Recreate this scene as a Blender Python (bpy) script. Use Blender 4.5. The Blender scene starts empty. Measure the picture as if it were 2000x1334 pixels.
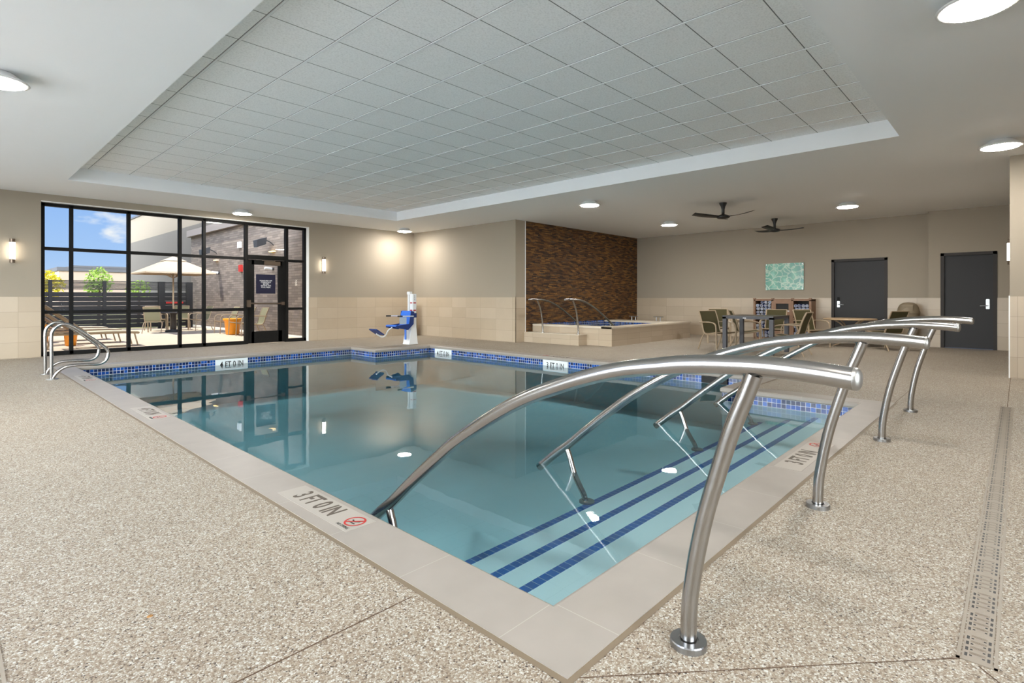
import bpy, bmesh, math, random
from math import pi, sin, cos, radians
from mathutils import Vector, Matrix
random.seed(7)
S = bpy.context.scene
C = S.collection

# ------------------------------------------------------------------ camera
FPX = 1053.53
YAW = 43.248
cam = bpy.data.cameras.new('camera'); co = bpy.data.objects.new('camera', cam); C.objects.link(co)
cam.sensor_width = 36; cam.lens = FPX / 2000 * 36; cam.shift_y = -0.04225
cam.clip_start = 0.05; cam.clip_end = 400
co.location = (0, 0, 1.24); co.rotation_euler = (pi/2, 0, radians(YAW - 90))
S.camera = co

# ------------------------------------------------------------------ node helpers
class NT:
    def __init__(s, nt): s.nt = nt; s.N = nt.nodes; s.L = nt.links
    def n(s, t, ins=None, **kw):
        o = s.N.new(t)
        for k, v in kw.items(): setattr(o, k, v)
        for k, v in (ins or {}).items():
            if isinstance(v, bpy.types.NodeSocket): s.L.new(v, o.inputs[k])
            else: o.inputs[k].default_value = v
        return o
    def m(s, op, a, b=0.0, c=0.0):
        o = s.N.new('ShaderNodeMath'); o.operation = op
        for i, v in enumerate((a, b, c)):
            if isinstance(v, bpy.types.NodeSocket): s.L.new(v, o.inputs[i])
            else: o.inputs[i].default_value = v
        return o.outputs[0]
    def mix(s, f, a, b):
        o = s.N.new('ShaderNodeMix'); o.data_type = 'RGBA'
        for i, v in ((0, f), (6, a), (7, b)):
            if isinstance(v, bpy.types.NodeSocket): s.L.new(v, o.inputs[i])
            elif i == 0: o.inputs[0].default_value = v
            else: o.inputs[i].default_value = (*v[:3], 1)
        return o.outputs[2]
    def ramp(s, f, stops, interp='LINEAR'):
        o = s.N.new('ShaderNodeValToRGB'); s.L.new(f, o.inputs[0]); cr = o.color_ramp; cr.interpolation = interp
        while len(cr.elements) < len(stops): cr.elements.new(0.5)
        for e, (p, c) in zip(cr.elements, stops): e.position = p; e.color = (*c, 1)
        return o.outputs[0]

def lin(r, g, b):
    f = lambda v: (v/255/12.92 if v/255 <= .04045 else ((v/255+.055)/1.055)**2.4)
    return (f(r), f(g), f(b))

# ------------------------------------------------------------------ world
SKY_FRONT = 0.605     # radiance scale of the blue sky beyond the window wall
SKY_FILL = 11.0       # added bright haze behind the camera, fill light for the room
w = bpy.data.worlds.new('sky'); S.world = w; w.use_nodes = True
t = NT(w.node_tree); t.N.clear()
tc = t.n('ShaderNodeTexCoord').outputs['Generated']
sep = t.n('ShaderNodeSeparateXYZ', {0: tc})
X_, Y_, Z_ = sep.outputs
grad = t.ramp(t.m('MULTIPLY_ADD', Z_, 0.5, 0.5), [(0.0, lin(120,115,105)), (0.497, lin(190,190,185)), (0.503, lin(198,220,250)), (0.53, lin(172,206,252)), (0.60, lin(134,182,250)), (1.0, lin(80,130,215))])
mp = t.n('ShaderNodeMapping', {0: tc, 3: (1, 1, 2.2)}).outputs[0]
no = t.n('ShaderNodeTexNoise', {'Vector': mp, 'Scale': 7.0, 'Detail': 6.0, 'Roughness': 0.55}).outputs[0]
cm = t.m('MULTIPLY', t.n('ShaderNodeMapRange', {0: no, 1: 0.60, 2: 0.68}).outputs[0], t.n('ShaderNodeMapRange', {0: Z_, 1: 0.0, 2: 0.03}).outputs[0])
skyc = t.mix(cm, grad, (0.95, 0.96, 0.98))
bk = t.n('ShaderNodeMapRange', {0: t.m('ADD', t.m('MULTIPLY', X_, -0.8), t.m('MULTIPLY', Y_, -0.6)), 1: -0.1, 2: 0.6}).outputs[0]
bk = t.m('MULTIPLY', bk, t.n('ShaderNodeMapRange', {0: Z_, 1: 0.75, 2: 0.5}).outputs[0])
skyc2 = t.mix(bk, skyc, (0.93, 0.97, 1.0))
st = t.m('ADD', SKY_FRONT, t.m('MULTIPLY', bk, SKY_FILL - SKY_FRONT))
bg = t.n('ShaderNodeBackground', {0: skyc2, 1: st})
t.L.new(bg.outputs[0], t.n('ShaderNodeOutputWorld').inputs[0])

# ------------------------------------------------------------------ sun
sl = bpy.data.lights.new('sun', 'SUN'); sl.energy = 3.8; sl.angle = radians(0.6); sl.color = (1.0, 0.93, 0.83)
so = bpy.data.objects.new('sun', sl); C.objects.link(so); so.location = (0, 30, 20)
so.rotation_euler = Vector((0.60, -0.60, -1.85)).to_track_quat('-Z', 'Y').to_euler()

LAMP = 112.0          # emission strength of the ceiling light lenses
SCONCE = 9.0
# daylight portals sit in the window openings (guide sampling only)
def portal(loc, rot, sx, sy):
    l = bpy.data.lights.new('window_daylight_portal', 'AREA'); l.shape = 'RECTANGLE'; l.size = sx; l.size_y = sy
    l.cycles.is_portal = True
    o = bpy.data.objects.new('window_daylight_portal', l); C.objects.link(o); o.location = loc; o.rotation_euler = rot
portal((4.4, 15.4, 1.65), (-pi/2, 0, 0), 5.8, 3.3)
portal((.75, -3.1, 1.72), (pi/2, 0, 0), 3.9, 3.15)
portal((-2.3, 7.4, 1.72), (0, -pi/2, 0), 3.15, 12.8)

S.view_settings.view_transform = 'Standard'; S.view_settings.look = 'None'
S.view_settings.exposure = 0.74; S.view_settings.gamma = 1.0; S.view_settings.use_curve_mapping = False
cy = S.cycles
cy.use_denoising = True; cy.max_bounces = 10; cy.diffuse_bounces = 7; cy.glossy_bounces = 4
cy.transmission_bounces = 4; cy.transparent_max_bounces = 12; cy.volume_bounces = 0
cy.caustics_reflective = False; cy.caustics_refractive = False; cy.sample_clamp_indirect = 6.0
cy.use_adaptive_sampling = True; cy.adaptive_threshold = 0.02

# ------------------------------------------------------------------ materials
def base(name):
    m = bpy.data.materials.new(name); m.use_nodes = True
    t = NT(m.node_tree); b = t.N['Principled BSDF']
    return m, t, b
def mat(name, col, rough=0.5, metal=0.0, noise=0.0, nscale=8.0, bump=0.0, bscale=60.0, emit=0.0, ecol=None):
    m, t, b = base(name)
    pos = t.n('ShaderNodeNewGeometry').outputs['Position']
    b.inputs['Roughness'].default_value = rough; b.inputs['Metallic'].default_value = metal
    if noise:
        nn = t.n('ShaderNodeTexNoise', {'Vector': pos, 'Scale': nscale, 'Detail': 4.0}).outputs[0]
        a = tuple(c*(1-noise) for c in col); d = tuple(min(1, c*(1+noise)) for c in col)
        t.L.new(t.mix(nn, a, d), b.inputs['Base Color'])
    else: b.inputs['Base Color'].default_value = (*col, 1)
    if bump:
        nn = t.n('ShaderNodeTexNoise', {'Vector': pos, 'Scale': bscale, 'Detail': 3.0}).outputs[0]
        bp = t.n('ShaderNodeBump', {'Height': nn, 'Strength': bump, 'Distance': 0.004}); t.L.new(bp.outputs[0], b.inputs['Normal'])
    if emit:
        b.inputs['Emission Color'].default_value = (*(ecol or col), 1); b.inputs['Emission Strength'].default_value = emit
    return m
def grid(name, ax, per, off, gap, cols, grout, rough=0.4, bump=0.3, stagger=0.0, fine=0.0, fscale=30.0, stops=None, metal=0.0, gaps=None):
    """tiles laid out along two world axes; each tile gets its own tint"""
    m, t, b = base(name)
    pos = t.n('ShaderNodeNewGeometry').outputs['Position']
    sp = t.n('ShaderNodeSeparateXYZ', {0: pos}).outputs
    v = t.m('DIVIDE', t.m('SUBTRACT', sp[ax[1]], off[1]), per[1]); fv = t.m('FLOOR', v)
    u = t.m('DIVIDE', t.m('SUBTRACT', sp[ax[0]], off[0]), per[0])
    if stagger: u = t.m('ADD', u, t.m('MULTIPLY', fv, stagger))
    fu = t.m('FLOOR', u)
    def edge(x, p, g):
        f = t.m('FRACT', x); return t.m('MULTIPLY', t.m('MINIMUM', f, t.m('SUBTRACT', 1.0, f)), p)
    g0, g1 = gaps or (gap, gap)
    d = t.m('MINIMUM', t.m('SUBTRACT', edge(u, per[0], g0), g0/2), t.m('SUBTRACT', edge(v, per[1], g1), g1/2))
    mask = t.n('ShaderNodeMapRange', {0: d, 1: -0.0008, 2: 0.0008}).outputs[0]
    cv = t.n('ShaderNodeCombineXYZ', {0: fu, 1: fv, 2: 3.7}).outputs[0]
    wn = t.n('ShaderNodeTexWhiteNoise', {0: cv}).outputs[0]
    tint = t.ramp(wn, stops, 'CONSTANT') if stops else t.mix(wn, cols[0], cols[1])
    if fine:
        nn = t.n('ShaderNodeTexNoise', {'Vector': pos, 'Scale': fscale, 'Detail': 5.0, 'Roughness': 0.65}).outputs[0]
        k = t.m('MULTIPLY_ADD', nn, 2*fine, 1-fine)
        tint = t.n('ShaderNodeVectorMath', {0: tint, 1: t.n('ShaderNodeCombineXYZ', {0: k, 1: k, 2: k}).outputs[0]}, operation='MULTIPLY').outputs[0]
    t.L.new(t.mix(mask, grout, tint), b.inputs['Base Color'])
    b.inputs['Roughness'].default_value = rough; b.inputs['Metallic'].default_value = metal
    if bump:
        bp = t.n('ShaderNodeBump', {'Height': mask, 'Strength': bump, 'Distance': 0.003}); t.L.new(bp.outputs[0], b.inputs['Normal'])
    return m

M = {}
M['paint'] = mat('beige wall paint', lin(154,143,127), 0.75, bump=0.12, bscale=140)
M['ceil'] = mat('white ceiling paint', (0.87,0.88,0.89), 0.85)
M['tubcap'] = mat('pale tan coping', lin(206,194,176), 0.4)
M['bead'] = mat('white edge strip', (0.85,0.85,0.83), 0.5)
wt = dict(gap=0.004, cols=(lin(176,159,137), lin(186,170,149)), grout=lin(142,127,108), rough=0.35, bump=0.2, fine=0.06, fscale=3.0)
M['wainX'] = grid('beige wainscot tile', (0,2), (0.65,0.315), (1.123-0.65*4,1.27-0.315*5), **wt)
M['wainY'] = grid('beige wainscot tile side', (1,2), (0.65,0.315), (0.02,1.27-0.315*5), **wt)
M['tubX'] = grid('tub surround tile', (0,2), (0.65,0.155), (0.2,-0.004), **wt)
M['tubY'] = grid('tub surround tile front', (1,2), (0.65,0.155), (0.2,-0.004), **wt)
blues = [(0,(0.008,0.018,0.075)),(0.22,(0.008,0.036,0.18)),(0.45,(0.008,0.06,0.30)),(0.62,(0.008,0.024,0.11)),(0.8,(0.012,0.08,0.36)),(0.93,(0.02,0.035,0.08))]
mo = dict(gap=0.005, cols=None, grout=(0.62,0.66,0.72), rough=0.15, bump=0.4, stops=blues, fine=0.35, fscale=60)
M['mosX'] = grid('blue mosaic tile', (0,2), (0.0575,0.0575), (0.0,-0.0675), **mo)
M['mosY'] = grid('blue mosaic tile side', (1,2), (0.0575,0.0575), (0.0,-0.0675), **mo)
M['stripe'] = grid('blue step nosing tile', (0,1), (0.056,10.0), (0.0,-3.0), gap=0.0035, cols=((0.001,0.085,0.36),(0.002,0.11,0.44)), grout=(0.45,0.55,0.62), rough=0.3, bump=0.2)
brown = [(0,(0.030,0.014,0.007)),(0.14,(0.085,0.034,0.008)),(0.32,(0.13,0.055,0.012)),(0.5,(0.18,0.08,0.017)),(0.62,(0.055,0.024,0.008)),(0.76,(0.12,0.060,0.020)),(0.88,(0.23,0.11,0.025)),(0.95,(0.09,0.055,0.03))]
M['stone'] = grid('brown stone strip mosaic', (0,2), (0.17,0.031), (0.1,0.0), gap=0.003, cols=None, grout=(0.03,0.016,0.006), rough=0.75, bump=0.6, stagger=0.37, stops=brown, fine=0.5, fscale=14)
bs = [(0,lin(120,109,101)),(0.3,lin(132,120,111)),(0.6,lin(113,102,95)),(0.8,lin(138,126,116))]
M['brickY'] = grid('grey brown brick', (1,2), (0.42,0.085), (0,0), gap=0.010, cols=None, grout=lin(86,74,68), rough=0.85, bump=0.5, stagger=0.5, stops=bs, fine=0.12, fscale=9)
M['patio'] = mat('pale concrete patio', lin(205,188,168), 0.85, noise=0.08, nscale=1.5)
M['reflector'] = mat('white gravel', (0.86,0.86,0.85), 0.9, noise=0.04, nscale=4)  # unseen outside ground, made near white to bounce light onto the ceiling
M['grass'] = mat('dry ground', lin(120,118,80), 0.9, noise=0.3, nscale=0.6)
M['plaster'] = mat('pool plaster', (0.60,0.88,0.97), 0.6, noise=0.05, nscale=2.5)
M['steel'] = mat('brushed stainless steel', (0.40,0.385,0.37), 0.2, 1.0, bump=0.02, bscale=220)
M['capsteel'] = mat('matte steel cap', (0.38,0.37,0.35), 0.42, 1.0)
M['chrome'] = mat('satin chrome', (0.34,0.34,0.34), 0.3, 1.0)
M['black'] = mat('black aluminium', (0.006,0.0055,0.005), 0.6)
for k_ in ('black',): M[k_].node_tree.nodes['Principled BSDF'].inputs['Specular IOR Level'].default_value = 0.2
M['door'] = mat('charcoal painted door', (0.017,0.016,0.017), 0.6)
M['dframe'] = mat('dark brown door frame', (0.020,0.014,0.011), 0.6)
M['lens'] = mat('lit lamp lens', (1,1,1), 0.4, emit=LAMP, ecol=(1.0,0.96,0.90))
M['sconce'] = mat('lit sconce tube', (1,1,1), 0.4, emit=SCONCE, ecol=(1.0,0.93,0.80))
M['fixture'] = mat('white lamp housing', (0.78,0.78,0.77), 0.4)
M['bronze'] = mat('bronze cap', (0.16,0.12,0.09), 0.35, 0.8)
M['fan'] = mat('matte black fan', (0.015,0.014,0.013), 0.45)
M['tan'] = mat('tan powder coated frame', lin(160,140,115), 0.4)
M['olive'] = mat('olive mesh sling', lin(66,60,30), 0.85, bump=0.3, bscale=300)
M['sage'] = mat('pale sage mesh sling', lin(128,124,98), 0.85)
M['sand'] = mat('sand coloured strap', lin(205,196,170), 0.7)
M['greyT'] = mat('slate grey table', lin(66,65,70), 0.5)
M['dtop'] = mat('dark table top', lin(58,50,44), 0.35)
M['tantop'] = mat('tan table top', lin(176,150,118), 0.45)
M['can'] = mat('taupe plastic bin', lin(132,118,96), 0.55)
M['wood'] = mat('brown shelf boards', lin(132,98,72), 0.5, noise=0.15, nscale=12)
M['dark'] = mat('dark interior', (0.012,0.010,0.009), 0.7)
M['tw'] = mat('white towel', (0.72,0.71,0.70), 0.95)
M['tb'] = mat('blue towel', lin(62,84,150), 0.95)
M['tl'] = mat('light blue towel', lin(130,150,196), 0.95)
M['lblue'] = mat('lift blue plastic', lin(52,112,212), 0.35)
M['ldark'] = mat('lift navy plastic', lin(22,50,110), 0.4)
M['lwhite'] = mat('lift white enamel', (0.78,0.78,0.78), 0.3)
M['red'] = mat('red', lin(178,40,34), 0.5)
M['cover'] = mat('beige vinyl cover', lin(150,134,104), 0.7)
M['clear'] = mat('pale tag', lin(176,190,206), 0.4)
M['plate'] = mat('white ceramic marker', lin(164,156,146), 0.4)
M['plateW'] = mat('white waterline marker', lin(225,230,232), 0.35)
M['ink'] = mat('dark lettering', lin(84,74,64), 0.6)
M['inkb'] = mat('black lettering', (0.02,0.02,0.02), 0.5)
M['navy'] = mat('navy sign', lin(18,18,44), 0.4)
M['wtext'] = mat('white lettering', (0.8,0.8,0.8), 0.5)
M['drain'] = mat('beige drain grate', lin(128,117,102), 0.4, noise=0.08, nscale=20)
M['rust'] = mat('rust stain', lin(150,108,60), 0.9, noise=0.3, nscale=90)
M['caulk'] = mat('tan caulk', lin(118,103,84), 0.5)
M['joint'] = mat('brown joint', lin(84,62,44), 0.9)
M['fence'] = mat('charcoal fence board', (0.013,0.012,0.0125), 0.8, noise=0.2, nscale=6)
M['umb'] = mat('cream canvas', lin(184,165,141), 0.85)
M['orange'] = mat('orange glazed pot', lin(246,158,24), 0.4)
M['stuccoC'] = mat('cream stucco', lin(132,121,107), 0.9)
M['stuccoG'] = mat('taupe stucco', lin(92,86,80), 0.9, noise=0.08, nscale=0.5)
M['cap'] = mat('grey metal parapet cap', lin(140,130,124), 0.5)
M['capd'] = mat('dark roof edge', lin(72,70,72), 0.5)
M['farb'] = mat('tan far facade', lin(165,144,126), 0.9)
M['bark'] = mat('bark', lin(90,72,52), 0.9)
M['leafY'] = mat('yellow green leaves', lin(214,196,40), 0.7, noise=0.35, nscale=3)
M['leafG'] = mat('fresh green leaves', lin(150,180,70), 0.7, noise=0.4, nscale=3)
M['warm'] = mat('warm lit lens', (1,0.8,0.5), 0.4, emit=2.0, ecol=(1.0,0.66,0.25))
M['flood'] = mat('black floodlight', (0.04,0.04,0.045), 0.4)

def deck_mat():
    m, t, b = base('pebble aggregate deck')
    pos = t.n('ShaderNodeNewGeometry').outputs['Position']
    vo = t.n('ShaderNodeTexVoronoi', {'Vector': pos, 'Scale': 165.0, 'Randomness': 1.0})
    ve = t.n('ShaderNodeTexVoronoi', {'Vector': pos, 'Scale': 165.0, 'Randomness': 1.0}, feature='DISTANCE_TO_EDGE')
    r = t.n('ShaderNodeSeparateColor', {0: vo.outputs['Color']}).outputs[0]
    stone = t.ramp(r, [(0, lin(84,70,62)), (0.03, lin(138,118,102)), (0.13, lin(166,146,127)), (0.30, lin(188,170,150)), (0.5, lin(204,191,175)), (0.70, lin(224,215,203)), (0.86, lin(244,239,232))], 'CONSTANT')
    e = t.n('ShaderNodeMapRange', {0: ve.outputs[0], 1: 0.0, 2: 0.10}).outputs[0]
    col = t.mix(e, lin(158,138,117), stone)
    v2 = t.n('ShaderNodeTexVoronoi', {'Vector': pos, 'Scale': 62.0, 'Randomness': 1.0})
    r2 = t.n('ShaderNodeSeparateColor', {0: v2.outputs['Color']}).outputs
    sz = t.m('MULTIPLY_ADD', r2[1], 0.16, 0.12)
    spk = t.m('MULTIPLY', t.m('LESS_THAN', v2.outputs['Distance'], sz), t.m('LESS_THAN', r2[0], 0.16))
    wht = t.m('MULTIPLY', t.m('LESS_THAN', v2.outputs['Distance'], t.m('ADD', sz, 0.12)), t.m('GREATER_THAN', r2[0], 0.93))
    col = t.mix(wht, col, lin(240,237,232))
    col = t.mix(spk, col, lin(74,60,54))
    big = t.n('ShaderNodeTexNoise', {'Vector': pos, 'Scale': 1.1, 'Detail': 4.0}).outputs[0]
    k = t.m('MULTIPLY_ADD', big, 0.14, 0.51)
    col = t.n('ShaderNodeVectorMath', {0: col, 1: t.n('ShaderNodeCombineXYZ', {0: k, 1: t.m('MULTIPLY', k, 1.01), 2: t.m('MULTIPLY', k, 0.97)}).outputs[0]}, operation='MULTIPLY').outputs[0]
    t.L.new(col, b.inputs['Base Color']); b.inputs['Roughness'].default_value = 0.6
    bp = t.n('ShaderNodeBump', {'Height': ve.outputs[0], 'Strength': 0.25, 'Distance': 0.003}); t.L.new(bp.outputs[0], b.inputs['Normal'])
    return m
M['deck'] = deck_mat()
def coping_mat():
    """pale stone slabs; joints run across the strip (each slab 0.62 m long)"""
    m, t, b = base('pale stone coping')
    pos = t.n('ShaderNodeNewGeometry').outputs['Position']
    sp = t.n('ShaderNodeSeparateXYZ', {0: pos}).outputs
    ln = []
    for a, off in ((0, 1.71), (1, 1.38)):
        f = t.m('FRACT', t.m('DIVIDE', t.m('SUBTRACT', sp[a], off), 0.62))
        d = t.m('MULTIPLY', t.m('MINIMUM', f, t.m('SUBTRACT', 1.0, f)), 0.62)
        ln.append(t.n('ShaderNodeMapRange', {0: d, 1: 0.0012, 2: 0.0022}).outputs[0])
    att = t.n('ShaderNodeAttribute', attribute_name='runx').outputs['Fac']
    line = t.m('ADD', t.m('MULTIPLY', ln[0], att), t.m('MULTIPLY', ln[1], t.m('SUBTRACT', 1.0, att)))
    nn = t.n('ShaderNodeTexNoise', {'Vector': pos, 'Scale': 5.0, 'Detail': 5.0}).outputs[0]
    c = t.mix(nn, lin(142,134,125), lin(158,149,140))
    t.L.new(t.mix(line, lin(170,162,152), c), b.inputs['Base Color'])
    b.inputs['Roughness'].default_value = 0.42
    return m
M['coping'] = coping_mat()
def acoustic_mat():
    """ceiling tile field: light runners one way, shade in the reveals painted as thin dark lines"""
    m, t, b = base('acoustic ceiling tile')
    pos = t.n('ShaderNodeNewGeometry').outputs['Position']
    sp = t.n('ShaderNodeSeparateXYZ', {0: pos}).outputs
    fy = t.m('FRACT', t.m('DIVIDE', t.m('SUBTRACT', sp[1], 1.542), 0.6455))
    dy = t.m('MULTIPLY', t.m('MINIMUM', fy, t.m('SUBTRACT', 1.0, fy)), 0.6455)
    my = t.n('ShaderNodeMapRange', {0: dy, 1: 0.004, 2: 0.006}).outputs[0]
    v1 = t.n('ShaderNodeTexNoise', {'Vector': pos, 'Scale': 55.0, 'Detail': 6.0, 'Roughness': 0.8}).outputs[0]
    c = t.ramp(v1, [(0.34, (0.76,0.76,0.76)), (0.5, (0.93,0.93,0.93)), (0.64, (0.98,0.98,0.98))])
    fx_ = t.m('FRACT', t.m('DIVIDE', t.m('SUBTRACT', sp[0], 1.968), 0.6505))
    dx = t.m('MULTIPLY', t.m('MINIMUM', fx_, t.m('SUBTRACT', 1.0, fx_)), 0.6505)
    my = t.m('MULTIPLY', my, t.n('ShaderNodeMapRange', {0: dx, 1: 0.0155, 2: 0.0175}).outputs[0])
    t.L.new(t.mix(my, (0.17,0.17,0.17), c), b.inputs['Base Color']); b.inputs['Roughness'].default_value = 0.95  # dark grey stands in for the shade along the tile edges
    return m
M['acou'] = acoustic_mat()
def water_mat(name, dens, col):
    m, t, b = base(name); t.N.remove(b)
    pos = t.n('ShaderNodeNewGeometry').outputs['Position']
    n1 = t.n('ShaderNodeTexNoise', {'Vector': pos, 'Scale': 1.6, 'Detail': 2.0}).outputs[0]
    n2 = t.n('ShaderNodeTexNoise', {'Vector': pos, 'Scale': 9.0, 'Detail': 2.0}).outputs[0]
    patch = t.n('ShaderNodeMapRange', {0: t.n('ShaderNodeTexNoise', {'Vector': pos, 'Scale': 0.35}).outputs[0], 1: 0.5, 2: 0.66}).outputs[0]
    h = t.m('ADD', n1, t.m('MULTIPLY', t.m('MULTIPLY', n2, patch), 0.10))
    bp = t.n('ShaderNodeBump', {'Height': h, 'Strength': 1.0, 'Distance': 0.0016}).outputs[0]
    fr = t.n('ShaderNodeFresnel', {'IOR': 1.34, 'Normal': bp}).outputs[0]
    gl = t.n('ShaderNodeBsdfGlossy', {'Roughness': 0.012, 'Normal': bp, 'Color': (1,1,1,1)}).outputs[0]
    tr = t.n('ShaderNodeBsdfTransparent', {'Color': (0.94,0.985,0.99,1)}).outputs[0]
    mx = t.n('ShaderNodeMixShader', {0: fr, 1: tr, 2: gl}).outputs[0]
    va = t.n('ShaderNodeVolumeAbsorption', {'Color': (*col, 1), 'Density': dens}).outputs[0]
    o = t.N['Material Output']; t.L.new(mx, o.inputs[0]); t.L.new(va, o.inputs[1])
    return m
M['water'] = water_mat('pool water', 0.2, (0.25,0.78,0.90))
def glass_mat():
    m, t, b = base('window glass'); t.N.remove(b)
    fr = t.n('ShaderNodeFresnel', {'IOR': 1.45}).outputs[0]
    mx = t.n('ShaderNodeMixShader', {0: t.m('MULTIPLY', fr, 0.4), 1: t.n('ShaderNodeBsdfTransparent', {'Color': (0.97,0.985,0.98,1)}).outputs[0], 2: t.n('ShaderNodeBsdfGlossy', {'Roughness': 0.0}).outputs[0]}).outputs[0]
    t.L.new(mx, t.N['Material Output'].inputs[0]); return m
M['glass'] = glass_mat()
def art_mat():
    m, t, b = base('green water ripple print')
    pos = t.n('ShaderNodeNewGeometry').outputs['Position']
    nz = t.n('ShaderNodeTexNoise', {'Vector': pos, 'Scale': 5.0, 'Detail': 3.0}).outputs['Color']
    wv = t.n('ShaderNodeVectorMath', {0: pos, 1: t.n('ShaderNodeVectorMath', {0: nz, 3: 0.22}, operation='SCALE').outputs[0]}, operation='ADD').outputs[0]
    ve = t.n('ShaderNodeTexVoronoi', {'Vector': wv, 'Scale': 6.0}, feature='DISTANCE_TO_EDGE').outputs[0]
    n2 = t.n('ShaderNodeTexNoise', {'Vector': wv, 'Scale': 4.0, 'Detail': 3.0}).outputs[0]
    basec = t.ramp(n2, [(0.3, lin(48,124,112)), (0.55, lin(76,150,122)), (0.75, lin(130,186,166))])
    f = t.n('ShaderNodeMapRange', {0: ve, 1: 0.0, 2: 0.11}).outputs[0]
    t.L.new(t.mix(t.m('MULTIPLY_ADD', f, 0.65, 0.35), lin(206,218,198), basec), b.inputs['Base Color']); b.inputs['Roughness'].default_value = 0.25
    return m
M['art'] = art_mat()

# ------------------------------------------------------------------ mesh helpers
class MB:
    def __init__(s): s.v = []; s.f = []; s.mi = []; s.sm = []
    def add(s, vs, fs, mi=0, smooth=False):
        o = len(s.v); s.v += [tuple(v) for v in vs]
        for f in fs: s.f.append([i+o for i in f]); s.mi.append(mi); s.sm.append(smooth)
        return s
    def box(s, a, b, mi=0, bev=0.0):
        x0,y0,z0 = [min(p,q) for p,q in zip(a,b)]; x1,y1,z1 = [max(p,q) for p,q in zip(a,b)]
        if bev:
            bm = bmesh.new(); bmesh.ops.create_cube(bm, size=1)
            for v in bm.verts: v.co = Vector(((x0+x1)/2+v.co.x*(x1-x0), (y0+y1)/2+v.co.y*(y1-y0), (z0+z1)/2+v.co.z*(z1-z0)))
            bmesh.ops.bevel(bm, geom=bm.edges[:], offset=bev, segments=2, affect='EDGES')
            bm.verts.index_update()
            s.add([v.co[:] for v in bm.verts], [[v.index for v in f.verts] for f in bm.faces], mi); bm.free(); return s
        return s.add([(x0,y0,z0),(x1,y0,z0),(x1,y1,z0),(x0,y1,z0),(x0,y0,z1),(x1,y0,z1),(x1,y1,z1),(x0,y1,z1)],
              [(0,3,2,1),(4,5,6,7),(0,1,5,4),(1,2,6,5),(2,3,7,6),(3,0,4,7)], mi)
    def obox(s, c, dx, dy, dz, mi=0):
        """box from centre and three half vectors"""
        c = Vector(c); dx, dy, dz = Vector(dx), Vector(dy), Vector(dz)
        vs = [c+i*dx+j*dy+k*dz for k in (-1,1) for j in (-1,1) for i in (-1,1)]
        return s.add(vs, [(0,2,3,1),(4,5,7,6),(0,1,5,4),(1,3,7,5),(3,2,6,7),(2,0,4,6)], mi)
    def quad(s, a, b, c, d, mi=0): return s.add([a,b,c,d], [(0,1,2,3)], mi)
    def tube(s, pts, r, seg=14, mi=0, cap=True, flat=None):
        pts = [Vector(p) for p in pts]; n = len(pts); rs = r if isinstance(r, (list, tuple)) else [r]*n
        up = None; vs = []
        for i, p in enumerate(pts):
            d = (pts[min(i+1,n-1)]-pts[max(i-1,0)]).normalized()
            if up is None:
                up = Vector((0,0,1)) if abs(d.z) < .9 else Vector((1,0,0))
            a = d.cross(up).normalized(); bb = a.cross(d).normalized(); up = bb
            fx, fy = flat or (1, 1)
            for k in range(seg):
                an = 2*pi*k/seg; vs.append(p + (a*cos(an)*fx + bb*sin(an)*fy)*rs[i])
        fs = []
        for i in range(n-1):
            for k in range(seg):
                k2 = (k+1) % seg; fs.append((i*seg+k, i*seg+k2, (i+1)*seg+k2, (i+1)*seg+k))
        s.add(vs, fs, mi, True)
        if cap:
            s.add(vs[:seg], [tuple(range(seg-1,-1,-1))], mi); s.add(vs[-seg:], [tuple(range(seg))], mi)
        return s
    def lathe(s, prof, c=(0,0,0), seg=24, mi=0, axis='Z', smooth=True):
        vs = []; cx, cy_, cz = c
        for r, h in prof:
            for k in range(seg):
                a = 2*pi*k/seg; x, y = r*cos(a), r*sin(a)
                vs.append((cx+x, cy_+y, cz+h) if axis == 'Z' else ((cx+h, cy_+x, cz+y) if axis == 'X' else (cx+x, cy_+h, cz+y)))
        fs = []
        for i in range(len(prof)-1):
            for k in range(seg):
                k2 = (k+1) % seg; fs.append((i*seg+k, i*seg+k2, (i+1)*seg+k2, (i+1)*seg+k))
        s.add(vs, fs, mi, smooth)
        s.add(vs[:seg], [tuple(range(seg-1,-1,-1))], mi); s.add(vs[-seg:], [tuple(range(seg))], mi)
        return s
    def strip(s, prof, w, th, mi=0):
        """sheet following an XZ profile, spanning y=-w..w, thickness th"""
        n = len(prof); vs = []
        for i, (x, z) in enumerate(prof):
            a = Vector(prof[max(i-1,0)]); b = Vector(prof[min(i+1,n-1)]); d = (b-a).normalized(); nx, nz = -d.y*th/2, d.x*th/2
            vs += [(x+nx,-w,z+nz),(x+nx,w,z+nz),(x-nx,w,z-nz),(x-nx,-w,z-nz)]
        fs = []
        for i in range(n-1):
            for k in range(4): fs.append((i*4+k, i*4+(k+1)%4, (i+1)*4+(k+1)%4, (i+1)*4+k))
        fs += [(3,2,1,0), tuple((n-1)*4+k for k in range(4))]
        return s.add(vs, fs, mi, False)
    def prism(s, poly, z0, z1, mi=0):
        n = len(poly); vs = [(x,y,z0) for x,y in poly]+[(x,y,z1) for x,y in poly]
        return s.add(vs, [tuple(range(n-1,-1,-1)), tuple(range(n,2*n))]+[(i,(i+1)%n,n+(i+1)%n,n+i) for i in range(n)], mi)
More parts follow.
